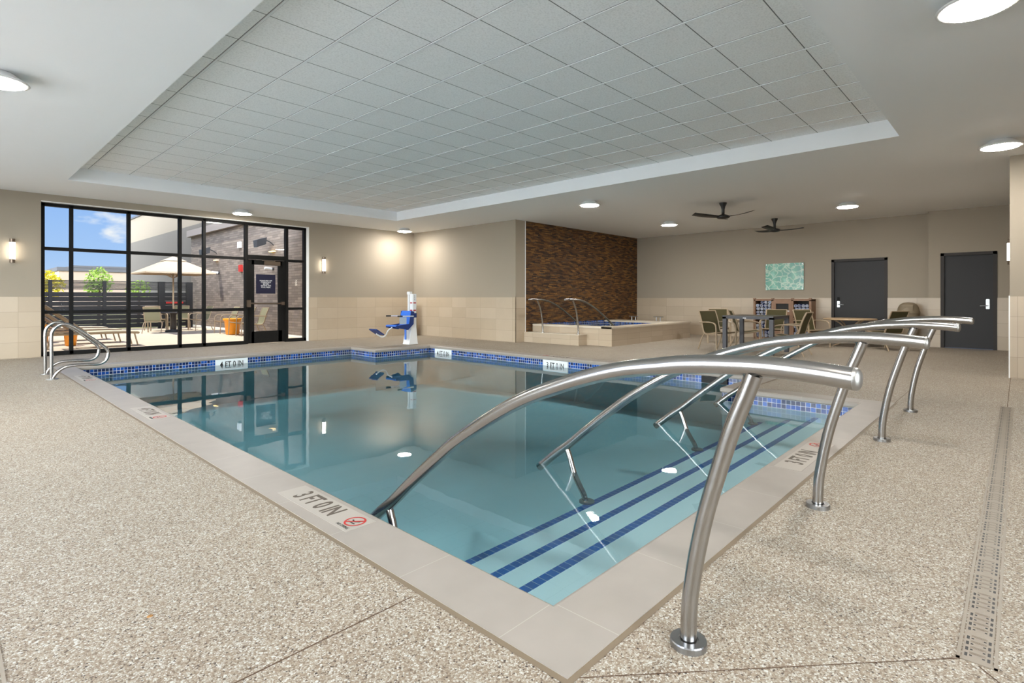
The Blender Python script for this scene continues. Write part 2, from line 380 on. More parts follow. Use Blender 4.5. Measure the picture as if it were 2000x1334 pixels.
    def build(s, name, mats, parent=None, recalc=True):
        me = bpy.data.meshes.new(name); me.from_pydata(s.v, [], s.f)
        for m in (mats if isinstance(mats, (list, tuple)) else [mats]): me.materials.append(m if not isinstance(m, str) else M[m])
        me.polygons.foreach_set('material_index', s.mi); me.polygons.foreach_set('use_smooth', s.sm)
        if recalc:
            bm = bmesh.new(); bm.from_mesh(me); bmesh.ops.recalc_face_normals(bm, faces=bm.faces); bm.to_mesh(me); bm.free()
        me.update(); o = bpy.data.objects.new(name, me); C.objects.link(o)
        if parent: o.parent = parent
        return o
def smooth_path(pts, n=6):
    """Catmull-Rom through 3-D points"""
    P = [Vector(p) for p in pts]; P = [2*P[0]-P[1]] + P + [2*P[-1]-P[-2]]; out = []
    for i in range(1, len(P)-2):
        for k in range(n):
            t = k/n; a,b,c,d = P[i-1],P[i],P[i+1],P[i+2]
            out.append(0.5*((2*b)+(-a+c)*t+(2*a-5*b+4*c-d)*t*t+(-a+3*b-3*c+d)*t**3))
    out.append(P[-2]); return out
def tag(o, label=None, cat=None, group=None, kind=None):
    if label: o['label'] = label
    if cat: o['category'] = cat
    if group: o['group'] = group
    if kind: o['kind'] = kind
    return o
def thing(name, label, cat, loc=(0,0,0), rz=0.0, group=None):
    o = bpy.data.objects.new(name, None); C.objects.link(o); o.empty_display_size = 0.1
    o.location = loc; o.rotation_euler = (0,0,rz); return tag(o, label, cat, group)
def struct(mb, name, mats, parent=None, label=None):
    o = mb.build(name, mats, parent)
    if parent is None: o['kind'] = 'structure'
    if label: o['label'] = label
    return o
def dup(root, loc, rz, label, group=None):
    def cp(o, par):
        c = o.copy(); C.objects.link(c); c.parent = par
        for ch in list(o.children): cp(ch, c)
        return c
    kids = list(root.children)
    r = root.copy(); C.objects.link(r); r.location = loc; r.rotation_euler = (0,0,rz); r['label'] = label
    if group: r['group'] = group
    for k in kids: cp(k, r)
    return r
def text_mesh(lines, size, sx=1.0, align='CENTER', spacing=1.0, extrude=0.0006, bold=0.0):
    cu = bpy.data.curves.new('lettering', 'FONT'); cu.body = lines; cu.size = size; cu.align_x = align; cu.align_y = 'CENTER'
    cu.extrude = extrude; cu.space_line = spacing; cu.offset = bold; cu.resolution_u = 3
    o = bpy.data.objects.new('lettering', cu); C.objects.link(o)
    dg = bpy.context.evaluated_depsgraph_get(); dg.update()
    me = bpy.data.meshes.new_from_object(o.evaluated_get(dg)); bpy.data.objects.remove(o)
    for v in me.vertices: v.co.x *= sx
    return me
def put_text(name, me, matl, parent, loc, right, up):
    """place lettering with given right/up directions (parent space)"""
    r, u = Vector(right), Vector(up); nrm = r.cross(u)
    mt = Matrix((r, u, nrm)).transposed().to_4x4(); mt.translation = Vector(loc)
    me.transform(mt); me.materials.clear(); me.materials.append(M[matl]); me.name = name
    o = bpy.data.objects.new(name, me); C.objects.link(o); o.parent = parent; return o

# ================================================================== ROOM SHELL
H = 3.45
YW = 15.03      # window wall
YF = 15.23      # window frame plane
XL = 11.1       # wall behind the lift
XB = 17.7       # far back wall
XR = 17.3       # proud part of the back wall
YM = 10.3       # mosaic wall
YR = 0.05       # right side wall
YP = 0.11; XP = 11.43   # pier
XW = -2.2; YN = -3.0    # unseen left wall, rear wall
PIN = [(1.71,1.38),(7.44,1.38),(7.44,3.03),(8.82,3.03),(8.82,11.25),(7.18,11.25),(7.18,12.37),(1.71,12.37)]

def offs(poly, o):
    n = len(poly); out = []
    for i in range(n):
        p0, p1, p2 = Vector(poly[i-1]), Vector(poly[i]), Vector(poly[(i+1)%n])
        d1, d2 = (p1-p0).normalized(), (p2-p1).normalized()
        n1, n2 = Vector((d1.y,-d1.x)), Vector((d2.y,-d2.x))   # outward for CCW
        out.append(tuple(p1 + (n1+n2)*(o/(1+n1.dot(n2)))))
    return out
COP = 0.31
outer = offs(PIN, COP+0.022)
# floor: slab with the pool opening, built from strips so that the hole stays clean
TUBX0, TUBX1, TUBY0 = 11.8, 16.3, 7.6
def floor_with_hole(name, rect, hole, z0, z1, m):
    bm = bmesh.new()
    x0,y0,x1,y1 = rect
    xs = sorted({x0,x1}|{p[0] for p in hole}); ys = sorted({y0,y1}|{p[1] for p in hole})
    def inside(x,y):
        c = False; n = len(hole)
        for i in range(n):
            a,b = hole[i], hole[(i+1)%n]
            if (a[1]>y) != (b[1]>y) and x < (b[0]-a[0])*(y-a[1])/(b[1]-a[1])+a[0]: c = not c
        return c
    vd = {}
    def V(x,y):
        k = (round(x,4),round(y,4))
        if k not in vd: vd[k] = bm.verts.new((x,y,z1))
        return vd[k]
    for i in range(len(xs)-1):
        for j in range(len(ys)-1):
            if not inside((xs[i]+xs[i+1])/2,(ys[j]+ys[j+1])/2):
                bm.faces.new([V(xs[i],ys[j]),V(xs[i+1],ys[j]),V(xs[i+1],ys[j+1]),V(xs[i],ys[j+1])])
    r = bmesh.ops.extrude_face_region(bm, geom=bm.faces[:])
    for v in r['geom']:
        if isinstance(v, bmesh.types.BMVert): v.co.z = z0
    bmesh.ops.recalc_face_normals(bm, faces=bm.faces)
    me = bpy.data.meshes.new(name); bm.to_mesh(me); bm.free(); me.materials.append(M[m])
    o = bpy.data.objects.new(name, me); C.objects.link(o); return o
fl = floor_with_hole('floor', (XW,YN,XB+.2,YW+.25), outer, -0.12, 0.0, 'deck'); fl['kind'] = 'structure'
tag(fl, 'pebble aggregate pool deck in mixed white, tan and grey chips')

def ceilrect():
    mb = MB(); x0,x1,y0,y1 = 1.65,8.97,1.19,12.95
    X0,X1,Y0,Y1 = XW,XB+.2,YN,YW+.25
    for a,b in (((X0,Y0),(x0,Y1)),((x1,Y0),(X1,Y1)),((x0,Y0),(x1,y0)),((x0,y1),(x1,Y1))):
        mb.box((a[0],a[1],H),(b[0],b[1],H+.27))
    o = struct(mb,'ceiling','ceil',label='smooth white ceiling with a long rectangular raised recess')
    tb = MB().box((x0-.02,y0-.02,3.705),(x1+.02,y1+.02,3.75)).build('acoustic_tiles','acou',o)
    gb = MB(); x = 1.968
    while x < x1: gb.box((x-.010,y0,3.698),(x+.010,y1,3.706)); x += 0.6505
    gb.build('grid_runner','ceil',o)
ceilrect()
# roof slab so that no light leaks past the recess
struct(MB().box((XW-.25,YN-.25,3.76),(XB+.3,YW+.3,3.95)),'trim_roof','ceil')

# window wall
OX0, OX1, OZ1 = 1.48, 7.36, 3.29
mb = MB(); mb.box((XW,YW,0),(OX0,YW+.25,H)); mb.box((OX1,YW,0),(XL+.3,YW+.25,H)); mb.box((OX0,YW,OZ1),(OX1,YW+.25,H))
ww = struct(mb,'wall_window','paint',label='beige painted wall holding the black framed window')
wb = MB(); wb.box((XW,YW-.012,0),(OX0,YW,1.27)); wb.box((OX1,YW-.012,0),(XL,YW,1.27)); wb.build('wainscot','wainX',ww)
rv = MB(); rv.box((OX1-.004,YW-.006,0),(OX1+.012,YW+.2,OZ1+.01)); rv.box((OX0,YW-.004,OZ1-.004),(OX1,YW+.2,OZ1+.012)); rv.build('reveal','bead',ww)
# lift wall + block behind mosaic
lw = struct(MB().box((XL,YM,0),(XL+.38,YW,H)),'wall_lift','paint',label='beige wall behind the pool lift')
MB().box((XL-.012,YM-.012,0),(XL,YW-.012,1.27)).build('wainscot','wainY',lw)
MB().box((XL-.012,YM-.012,0),(11.5,YM,1.27)).build('wainscot','wainX',lw)
mw = struct(MB().box((XL+.38,YM,0),(XB+.2,YM+.25,H)),'wall_mosaic','stone',label='dark brown stone strip mosaic wall behind the hot tub')
MB().box((11.49,YM-.02,0),(11.505,YM,H)).build('edge_strip','bead',mw)
# back wall (two planes)
DY = [(2.614,3.96,XB,2.355),(0.385,1.447,XR,2.37)]   # door openings
bw = MB(); bw.box((XB,DY[0][1],0),(XB+.2,YM,H)); bw.box((XB,1.69,0),(XB+.2,DY[0][0],H)); bw.box((XB,DY[0][0],DY[0][3]),(XB+.2,DY[0][1],H))
bo = struct(bw,'wall_back','paint',label='beige back wall behind the tables and towel cabinet')
b1 = MB(); b1.box((XB-.012,DY[0][1]+.0,0),(XB,YM,1.25)); b1.box((XB-.012,1.69,0),(XB,DY[0][0],1.25)); b1.build('wainscot','wainY',bo)
bw = MB(); bw.box((XR,DY[1][1],0),(XB+.2,1.69,H)); bw.box((XR,YR-.1,0),(XB+.2,DY[1][0],H)); bw.box((XR,DY[1][0],DY[1][3]),(XB+.2,DY[1][1],H))
bo = struct(bw,'wall_back_right','paint',label='beige wall section stepped forward around the right hand door')
b1 = MB(); b1.box((XR-.012,DY[1][1],0),(XR,1.69,1.25)); b1.box((XR-.012,YR,0),(XR,DY[1][0],1.25)); b1.build('wainscot','wainY',bo)
rw = struct(MB().box((XP+.3,YR-.2,0),(XR,YR,H)),'wall_right','paint')
pw = struct(MB().box((XP,YN,0),(XP+.3,YP,H)),'wall_pier','paint',label='beige wall end at the right edge with pale tile below')
MB().box((XP-.012,YN,0),(XP,YP,1.27)).build('wainscot','wainY',pw)
pe = MB(); pe.box((XP-.014,YP-.004,0),(XP+.05,YP+.012,1.28)); pe.build('edge_strip','bead',pw)
# unseen sides; their windows are added to let fill light in
lf = MB(); lf.box((XW-.25,YN-.25,0),(XW,1.0,H)); lf.box((XW-.25,13.8,0),(XW,YW+.25,H)); lf.box((XW-.25,1.0,0),(XW,13.8,.15)); lf.box((XW-.25,1.0,3.3),(XW,13.8,H))
struct(lf,'wall_left','paint')
wn = MB()
for i in range(9):
    y = 1.0 + 12.8*i/8; wn.box((XW-.16,y-.03,.15),(XW-.08,y+.03,3.3))
for z in (.18,.95,2.3,3.27): wn.box((XW-.16,1.0,z-.03),(XW-.08,13.8,z+.03))
wl = struct(wn,'fill_window_left','black'); MB().box((XW-.125,1.0,.15),(XW-.115,13.8,3.3)).build('pane','glass',wl)  # added window bank out of view, brings daylight in from the left
rr_ = MB(); rr_.box((XW-.25,YN-.25,0),(-1.2,YN,H)); rr_.box((2.7,YN-.25,0),(XP+.3,YN,H)); rr_.box((-1.2,YN-.25,0),(2.7,YN,.15)); rr_.box((-1.2,YN-.25,3.3),(2.7,YN,H))
struct(rr_,'wall_rear','paint')
wn = MB()
for i in (0,2,4,7):
    x = -1.2+3.9*i/7; wn.box((x-.03,YN-.16,.15),(x+.03,YN-.08,3.3))
for z in (.18,.95,2.3,3.27): wn.box((-1.2,YN-.16,z-.03),(2.7,YN-.08,z+.03))
wl = struct(wn,'fill_window_rear','black'); MB().box((-1.2,YN-.125,.15),(2.7,YN-.115,3.3)).build('pane','glass',wl)  # added glazing behind the camera, helps to light the ceiling

# ---- window 1
VX = [2.003,3.054,4.114,4.658]
ZT = [0.94,2.31]
win = thing('window_1',None,None,(0,0,0)); win['kind'] = 'structure'; tag(win,'wide black framed window wall looking onto the patio')
fr = MB(); bd = .065
fr.box((OX0,YF-.06,0),(OX0+.075,YF+.06,OZ1)); fr.box((OX1-.07,YF-.06,0),(OX1,YF+.06,OZ1))
fr.box((OX0,YF-.06,OZ1-.07),(OX1,YF+.06,OZ1)); fr.box((OX0,YF-.06,0),(5.68,YF+.06,.09)); fr.box((6.80,YF-.06,0),(OX1,YF+.06,.09))
for x in VX: fr.box((x-bd/2,YF-.06,0.02),(x+bd/2,YF+.06,OZ1-.02))
for x in (5.69,6.79): fr.box((x-.035,YF-.065,0),(x+.035,YF+.065,OZ1-.02))
for z in ZT: fr.box((OX0,YF-.055,z-.035),(5.69,YF+.055,z+.035)); fr.box((6.79,YF-.055,z-.035),(OX1,YF+.055,z+.035))
fr.box((5.69,YF-.06,2.30),(6.79,YF+.06,2.42))
fr.build('window_frame','black',win)
xs = [OX0+.06]+VX+[5.69]; zs = [0.05]+ZT+[3.25]
gl = MB()
for i in range(len(xs)-1):
    for j in range(3): gl.box((xs[i],YF-.004,zs[j]),(xs[i+1],YF+.004,zs[j+1]))
for j in range(3): gl.box((6.8,YF-.004,zs[j]),(OX1-.05,YF+.004,zs[j+1]))
gl.box((5.7,YF-.004,2.4),(6.78,YF+.004,3.25))
gl.build('pane','glass',win)
# ---- glazed door 1
d1 = thing('door_1',None,None,(5.73,YF,0)); d1['kind'] = 'structure'; tag(d1,'black framed glass door to the patio')
W1 = 1.03
fb = MB(); fb.box((0,-.03,.01),(.17,.03,2.29)); fb.box((W1-.20,-.03,.01),(W1,.03,2.29)); fb.box((.1,-.03,2.16),(W1-.1,.03,2.29)); fb.box((.1,-.03,.01),(W1-.1,.03,.335))
fb.build('door_frame','black',d1)
MB().box((.16,-.004,.32),(W1-.19,.004,2.18)).build('pane','glass',d1)
pb = MB(); pb.tube([(-.0,-.10,1.10),(W1-.09,-.10,1.09)],.022,10,flat=(1,1)); pb.box((-.05,-.12,1.0),(.05,-.03,1.19)); pb.box((W1-.14,-.12,1.05),(W1-.06,-.03,1.14))
pb.build('push_bar','bronze',d1)
cl = MB(); cl.box((.42,-.10,2.15),(.86,-.03,2.26),bev=.01); cl.box((.36,-.075,2.265),(.7,-.06,2.28)); cl.box((.7,-.08,2.26),(.72,-.06,2.3)); cl.build('door_closer','bronze',d1)
sg = thing('sign','navy square sign with white text on the glass door','sign',(6.215,YF-.022,1.632))
MB().box((-.262,0,-.265),(.262,.012,.265)).build('sign_panel','navy',sg)
put_text('lettering', text_mesh('PLEASE DRY OFF\nCOMPLETELY\nBEFORE\nEXITING THE\nPOOL AREA.', .046, 1.0, spacing=.98), 'wtext', sg, (0,-.002,0), (1,0,0), (0,0,1))

# ---- interior doors
def wood_door(n, y0, y1, x, ztop, lock_left):
    d = thing(n,None,None,(x,0,0)); d['kind'] = 'structure'
    f = MB(); w_ = .07
    f.box((-.02,y0-.0,0),(.14,y0+w_,ztop)); f.box((-.02,y1-w_,0),(.14,y1,ztop)); f.box((-.02,y0,ztop-w_),(.14,y1,ztop)); f.build('door_frame','dframe',d)
    MB().box((.045,y0+w_-.002,.012),(.09,y1-w_+.002,ztop-w_+.002)).build('door_leaf','door',d)
    ym = y1-w_-.10 if lock_left else y0+w_+.10
    h = MB(); h.box((.02,ym-.035,.98),(.046,ym+.035,1.22 if not lock_left else 1.16),bev=.008)
    sgn = -1 if lock_left else 1
    h.tube([(.035,ym,1.06),(-.03,ym,1.06)],.012,10); h.tube(smooth_path([(-.03,ym,1.06),(-.035,ym+sgn*.04,1.06),(-.03,ym+sgn*.14,1.055)],4),.011,10)
    h.build('door_handle','chrome',d)
    if lock_left: MB().box((.018,ym-.032,1.16),(.046,ym+.032,1.27),bev=.006).build('card_reader','black',d)
    return d
wood_door('door_2',2.614,3.96,XB,2.355,True)['label'] = 'dark grey door left of the trash can with a black card reader'
wood_door('door_3',0.385,1.447,XR,2.37,False)['label'] = 'dark grey door at far right with a silver lever'

# ================================================================== POOL
ZW = -0.185
pool = thing('swimming_pool','indoor swimming pool with pale coping, blue waterline tile and entry steps','pool',(0,0,0))
prof = [(COP,-.10),(COP,.004),(.022,.004),(.007,-.003),(0,-.018),(0,-.050),(.007,-.062),(.022,-.0675),(.035,-.0675)]
def coping(poly, prof, name, parent, m='coping', dz=0.0):
    n = len(poly); mb = MB(); rings = [offs(poly, o) for o,_ in prof]; runs = []
    for e in range(n):
        a, b = e, (e+1)%n
        horiz = abs(poly[a][1]-poly[b][1]) < 1e-6
        for i in range(len(prof)-1):
            z0, z1 = prof[i][1]+dz, prof[i+1][1]+dz
            p = [(*rings[i][a],z0),(*rings[i][b],z0),(*rings[i+1][b],z1),(*rings[i+1][a],z1)]
            mb.add(p, [(0,1,2,3)], 0, False); runs.append(1.0 if horiz else 0.0)
    o = mb.build(name, m, parent)
    at = o.data.attributes.new('runx','FLOAT','FACE')
    at.data.foreach_set('value', runs)
    return o
coping(PIN, prof, 'coping', pool)
# caulk line around the coping
def ring(poly, o0, o1, z, name, m, parent):
    a, b = offs(poly,o0), offs(poly,o1); mb = MB(); n = len(poly)
    for e in range(n):
        f = (e+1)%n; mb.quad((*a[e],z),(*a[f],z),(*b[f],z),(*b[e],z))
    return mb.build(name, m, parent)
ring(PIN, COP-.001, COP+.024, 0.0015, 'caulk_joint', 'caulk', pool)
# basin
inner = offs(PIN, 0.022); ZF0, ZF1 = -0.86, -1.02
bs_ = MB(); n = len(inner)
for e in range(n):
    a, b = inner[e], inner[(e+1)%n]
    bs_.quad((*a,-.187),(*b,-.187),(*b,-1.05),(*a,-1.05))
bs_.quad((1.6,1.3,ZF0),(8.9,1.3,ZF0),(8.9,7.0,ZF0),(1.6,7.0,ZF0)); bs_.quad((1.6,7.0,ZF0),(8.9,7.0,ZF0),(8.9,12.5,ZF1),(1.6,12.5,ZF1))
bs_.build('basin','plaster',pool)
for e in range(n):
    a, b = inner[e], inner[(e+1)%n]
    hz = abs(a[1]-b[1]) < 1e-6
    MB().quad((*a,-.06),(*b,-.06),(*b,-.187),(*a,-.187)).build('waterline_tile','mosX' if hz else 'mosY',pool)
# steps
SX0, SX1 = 1.69, 7.46
SY = [(1.86,-0.245),(2.18,-0.325),(2.52,-0.405),(2.80,-.62)]
y0 = 1.36
stp = MB()
for (yy, zz) in SY:
    stp.box((SX0,y0,zz-.7),(SX1,yy,zz)); y0 = yy-.002
stp.build('entry_steps','plaster',pool)
for i, (yy, zz) in enumerate(SY[:3]):
    ns = MB(); ns.box((SX0,yy-.054,zz-.01),(SX1,yy+.004,zz+.003)); ns.box((SX0,yy-.01,zz-.05),(SX1,yy+.005,zz)); ns.build('step_nosing','stripe',pool)
sk = MB(); sk.box((8.80,3.47,-.175),(8.842,3.90,-.068)); sk.build('skimmer_mouth','dark',pool)
# water
wi = offs(PIN, 0.020); wm = MB(); wm.prism(wi, -1.04, ZW)
wo = wm.build('pool_water','water'); tag(wo,'clear teal water filling the swimming pool','water',kind='stuff')

# deck joints
jt = MB(); 
def joint(a, b, w_=.004):
    a, b = Vector((*a,0)), Vector((*b,0)); d = (b-a).normalized(); nn = Vector((-d.y,d.x,0))*w_/2
    jt.quad(a-nn+Vector((0,0,.001)), b-nn+Vector((0,0,.001)), b+nn+Vector((0,0,.001)), a+nn+Vector((0,0,.001)))
joint((-0.6,1.845),(1.345,1.838),.006); joint((1.43,1.05),(2.41,.15)); joint((7.79,1.075),(9.2,1.075)); joint((2.40,.10),(1.0,-1.2)); joint((8.33,.10),(XP,.10),.006); joint((10.15,2.6),(10.45,.30))
jt.build('expansion_joint','joint',fl)

# ---- depth markers
def deck_marker(name, label, c, rt, up, L, Wd, s, nodive=True, ink='ink', z=.0045):
    t_ = thing(name, label, 'depth marker', (c[0],c[1],z), group=None)
    r, u = Vector((*rt,0)), Vector((*up,0))
    MB().obox((0,0,.0008), r*L/2, u*Wd/2, (0,0,.0008)).build('tile','plate',t_)
    off = -.08 if nodive else 0.0
    put_text('depth_lettering', text_mesh(s, Wd*.95, .66, spacing=1, bold=.0035), ink, t_, r*(L*off)+Vector((0,0,.002)), r, u)
    if nodive:
        cc = r*(L*.40)+u*(Wd*.06); rg = MB(); R_ = Wd*.33; k = 28
        for i in range(k):
            a0, a1 = 2*pi*i/k, 2*pi*(i+1)/k
            P_ = lambda a, q: cc+(r*cos(a)+u*sin(a))*q+Vector((0,0,.0024))
            rg.quad(P_(a0,R_*.82),P_(a1,R_*.82),P_(a1,R_),P_(a0,R_))
        dv = (r+u).normalized(); sv = (r-u).normalized()
        rg.quad(*[cc+dv*p*R_*.85+sv*q*R_*.09+Vector((0,0,.0026)) for p,q in ((-1,-1),(1,-1),(1,1),(-1,1))])
        rg.build('no_diving_ring','red',t_)
        fg = MB()   # small diver figure and wave
        for p0,p1 in (((-.5,.1),(.0,-.1)),((0,-.1),(.45,.25)),((-.2,.0),(-.25,-.3)),((-.55,-.35),(.5,-.35))):
            a = cc+r*p0[0]*R_+u*p0[1]*R_; b = cc+r*p1[0]*R_+u*p1[1]*R_; d = (b-a).normalized(); nn = Vector((-d.y,d.x,0))*R_*.07
            zz = Vector((0,0,.0022)); fg.quad(a-nn+zz,b-nn+zz,b+nn+zz,a+nn+zz)
        fg.build('diver_symbol','inkb',t_)
        put_text('no_diving_lettering', text_mesh('NO DIVING', Wd*.15, .8), 'inkb', t_, cc-u*(Wd*.42)+Vector((0,0,.002)), r, u)
    return t_
deck_marker('depth_marker','3 FT 0 IN no diving tile on the left coping nearest the camera',(1.566,3.01),(0,-1),(1,0),.84,.185,'3 FT 0 IN')
deck_marker('depth_marker','3 FT 0 IN no diving tile on the coping between the handrails',(4.68,1.225),(1,0),(0,1),.95,.185,'3 FT 0 IN')
deck_marker('depth_marker','pale 4 FT marker tile on the left coping halfway to the window',(1.566,6.85),(0,-1),(1,0),.84,.185,'4 FT 0 IN')
deck_marker('depth_marker','pale 4 FT marker tile on the left coping beside the curved grab rails',(1.566,10.55),(0,-1),(1,0),.84,.185,'4 FT 0 IN')
deck_marker('depth_marker','marker tile on the far coping beside the skimmer, mostly behind handrails',(8.97,3.9),(0,1),(-1,0),.84,.185,'3 FT 0 IN')
deck_marker('depth_marker','marker tile on the far coping opposite the hot tub',(8.97,7.1),(0,1),(-1,0),.84,.185,'3 FT 0 IN')
def wall_marker(label, c, rt, s):
    t_ = thing('waterline_marker', label, 'depth marker', c)
    r = Vector(rt); nrm = r.cross(Vector((0,0,1)))
    MB().obox((0,0,0), r*.33, nrm*.004, (0,0,.11)).build('tile','plateW',t_)
    put_text('depth_lettering', text_mesh(s, .155, .78, bold=.002), 'inkb', t_, nrm*.0052+Vector((0,0,-.0)), r, (0,0,1))
wall_marker('white 4 FT 0 IN waterline tile below the window',(4.34,12.387,-.175),(1,0,0),'4 FT 0 IN')
wall_marker('white 4 FT 0 IN waterline tile right of the pool lift',(8.837,10.73,-.175),(0,-1,0),'4 FT 0 IN')
wall_marker('white 3 FT 0 IN waterline tile in front of the hot tub',(8.837,7.07,-.175),(0,-1,0),'3 FT 0 IN')

# ---- stair handrails
RP = [(0.35,1.003),(0.45,1.012),(0.6,1.018),(0.76,1.012),(0.87,1.003),(0.97,.988),(1.166,.952),(1.42,.872),(1.72,.745),(2.08,.53),(2.288,.376),(2.52,.19),(2.7,.037),(2.83,-.06),(2.98,-.185),(3.03,-.225)]
PP = [(.862,.0),(.862,.06),(.857,.16),(.845,.25),(.826,.36),(.796,.497),(.753,.648),(.708,.796),(.667,.905),(.636,.99)]
LP = [(2.745,.02),(2.70,-.08),(2.655,-.20),(2.60,-.29),(2.56,-.35),(2.53,-.43)]
RR = .0285
def handrail(x, label):
    h = thing('handrail', label, 'handrail', (x,.862,0), group='stair handrails of the pool')
    f = lambda L: [(0,y-.862,z) for y,z in L]
    MB().tube(smooth_path(f(RP),5),RR*1.18,22).build('top_rail','steel',h)
    e = f(RP)[0]; MB().lathe([(RR*1.2,0),(RR*1.2,-.008),(RR*1.1,-.014),(RR*.7,-.020),(.002,-.022)],(0,e[1]+.004,e[2]),22,axis='Y').build('end_cap','capsteel',h)
    MB().tube(smooth_path(f(PP),5),RR,22).build('post','steel',h)
    MB().lathe([(.064,0),(.064,.020),(.061,.024),(.034,.024),(.034,.018)],(0,0,0),32,smooth=False).build('base_flange','chrome',h)
    MB().tube(smooth_path(f(LP),5),RR*.82,18).build('lower_leg','steel',h)
    MB().lathe([(.062,0),(.062,.014),(.03,.016)],(0,2.53-.862,-.405),28,smooth=False).build('step_flange','chrome',h)
    return h
h0 = handrail(1.838,'curved steel stair handrail nearest the camera, crossing the foreground')
dup(h0,(3.58,.872,0),0,'second nearest curved steel stair handrail, beside the coping depth marker')
dup(h0,(5.63,.872,0),0,'third curved steel stair handrail from the camera')
dup(h0,(7.29,.868,0),0,'farthest curved steel stair handrail, ending in front of the right door')

# ---- entry grab rails, far left
GP = [(0,0),(0,.40),(0,.66),(.02,.75),(.07,.815),(.14,.84),(.22,.82),(.36,.722),(.50,.602),(.64,.47),(.695,.40),(.705,.335),(.675,.24),(.595,.19),(.48,.187),(.30,.192),(.18,.18),(.10,.135),(.045,.07),(.015,.012)]
g = thing('grab_rail','looped steel grab rail nearer the camera by the window end of the pool','grab rail',(1.18,10.76,0),group='pool entry grab rails')
MB().tube(smooth_path([(x,0,z) for x,z in GP],5),.024,16).build('rail_tube','steel',g)
MB().lathe([(.075,0),(.075,.008),(.045,.014)],(0.01,0,0),28,smooth=False).build('base_flange','chrome',g)
dup(g,(1.19,11.57,0),0,'looped steel grab rail farther from the camera, closer to the window')

# ---- trench drains
def drain(label, x0, y0, x1, y1):
    alongx = (x1-x0) > (y1-y0); L = (x1-x0) if alongx else (y1-y0); Wd = (y1-y0) if alongx else (x1-x0)
    d = thing('trench_drain', label, 'floor drain', (x0,y0,0))
    R = (lambda a,b,z: (a,b,z)) if alongx else (lambda a,b,z: (b,a,z))
    f = MB(); f.box(R(0,0,-.02),R(L,.010,.003)); f.box(R(0,Wd-.010,-.02),R(L,Wd,.003)); f.box(R(0,0,-.02),R(.01,Wd,.003)); f.box(R(L-.01,0,-.02),R(L,Wd,.003)); f.build('channel_edge','drain',d)
    gp = MB(); gp.box(R(.01,.014,-.012),R(L-.01,Wd-.014,.0015)); gp.box(R(.01,.010,-.012),R(L-.01,.014,-.004),1); gp.box(R(.01,Wd-.014,-.012),R(L-.01,Wd-.010,-.004),1)
    a = .03; i = 0
    while a < L-.04:
        for b in (.020, Wd-.028): gp.quad(R(a,b,.0021),R(a+.024,b,.0021),R(a+.024,b+.008,.0021),R(a,b+.008,.0021),1)
        for b in (.034, Wd-.040): gp.quad(R(a+.007,b,.0021),R(a+.016,b,.0021),R(a+.016,b+.007,.0021),R(a+.007,b+.007,.0021),1)
        if a < 2.5:
            for q in range(3): gp.quad(R(a+.024+q*.005,.032,.002),R(a+.0252+q*.005,.032,.002),R(a+.0252+q*.005,Wd-.032,.002),R(a+.024+q*.005,Wd-.032,.002),2)
        i += 1; a += .042 + (.03 if i % 4 == 0 else 0)
    gp.build('grate',['drain','inkb','joint'],d)
drain('long beige slotted drain running along the deck at right',2.41,.052,8.33,.160)
drain('short length of slotted drain cut by the lower left corner',.045,-.8,.150,2.72)
tag(MB().lathe([(.011,0),(.010,.0016),(.004,.002)],(.565,2.47,0),12).build('leaf_scrap','rust'),'tiny orange brown scrap lying on the deck at lower left','debris')

# ================================================================== POOL LIFT
fx = Vector((-1,-.04,0)).normalized(); sx_ = Vector((-fx.y,fx.x,0))
ang = math.atan2(fx.y,fx.x)
lift = thing('pool_lift','white pool lift with blue plastic seat in the far corner','pool lift',(8.62,12.02,0),ang)
b_ = MB(); b_.box((-.30,-.14,0),(.02,.15,.03),bev=.01); b_.add([(.0,-.13,.03),(.0,.14,.03),(-.28,.14,.03),(-.28,-.13,.03),(-.08,-.12,.50),(-.08,.13,.50),(-.24,.13,.50),(-.24,-.12,.50)],[(0,1,5,4),(1,2,6,5),(2,3,7,6),(3,0,4,7),(4,5,6,7)]); b_.build('base','lwhite',lift)
MB().box((-.25,.0,.15),(-.12,.13,1.36),bev=.008).build('mast','lwhite',lift)
MB().box((-.20,-.11,.30),(-.13,-.05,1.36),bev=.008).build('actuator','lwhite',lift)
MB().box((-.21,-.13,1.34),(-.12,-.0,1.42),bev=.01).build('top_bracket','lwhite',lift)
for z in (1.10,.90):
    MB().box((-.122,.02,z),(-.1185,.11,z+.03)).build('warning_sticker','red',lift); MB().box((-.23,.1285,z),(-.14,.1315,z+.03)).build('warning_sticker','red',lift)
for z in (1.30,1.25,1.20): MB().lathe([(.012,0),(.012,.004)],(-.185,.129,z),10,axis='Y').build('button','inkb',lift)
MB().strip([(.50,.50),(.48,.525),(.30,.50),(.12,.49),(.05,.53),(.02,.66),(.0,.82),(-.03,.90)],.21,.03).build('seat_shell','lblue',lift)
MB().strip([(.02,.53),(.0,.66),(-.02,.80),(-.04,.90)],.17,.05).build('seat_back_pad','lblue',lift)
for y in (-.22,.20): MB().add([(.50,y,.47),(.10,y,.40),(-.08,y,.55),(-.10,y,.88),(.0,y,.90),(.06,y,.56),(.48,y,.52),(.50,y+.02,.47),(.10,y+.02,.40),(-.08,y+.02,.55),(-.10,y+.02,.88),(.0,y+.02,.90),(.06,y+.02,.56),(.48,y+.02,.52)],[(6,5,4,3,2,1,0),(7,8,9,10,11,12,13)]+[(i,(i+1)%7,7+(i+1)%7,7+i) for i in range(7)]).build('seat_side','ldark',lift)
for y in (-.25,.25):
    am = MB().tube([(-.05,y,.76),(.42,y,.77)],.014,10).build('armrest','lwhite',lift)
    MB().tube([(.32,y,.768),(.46,y,.77)],.019,10).build('grip','inkb',am)
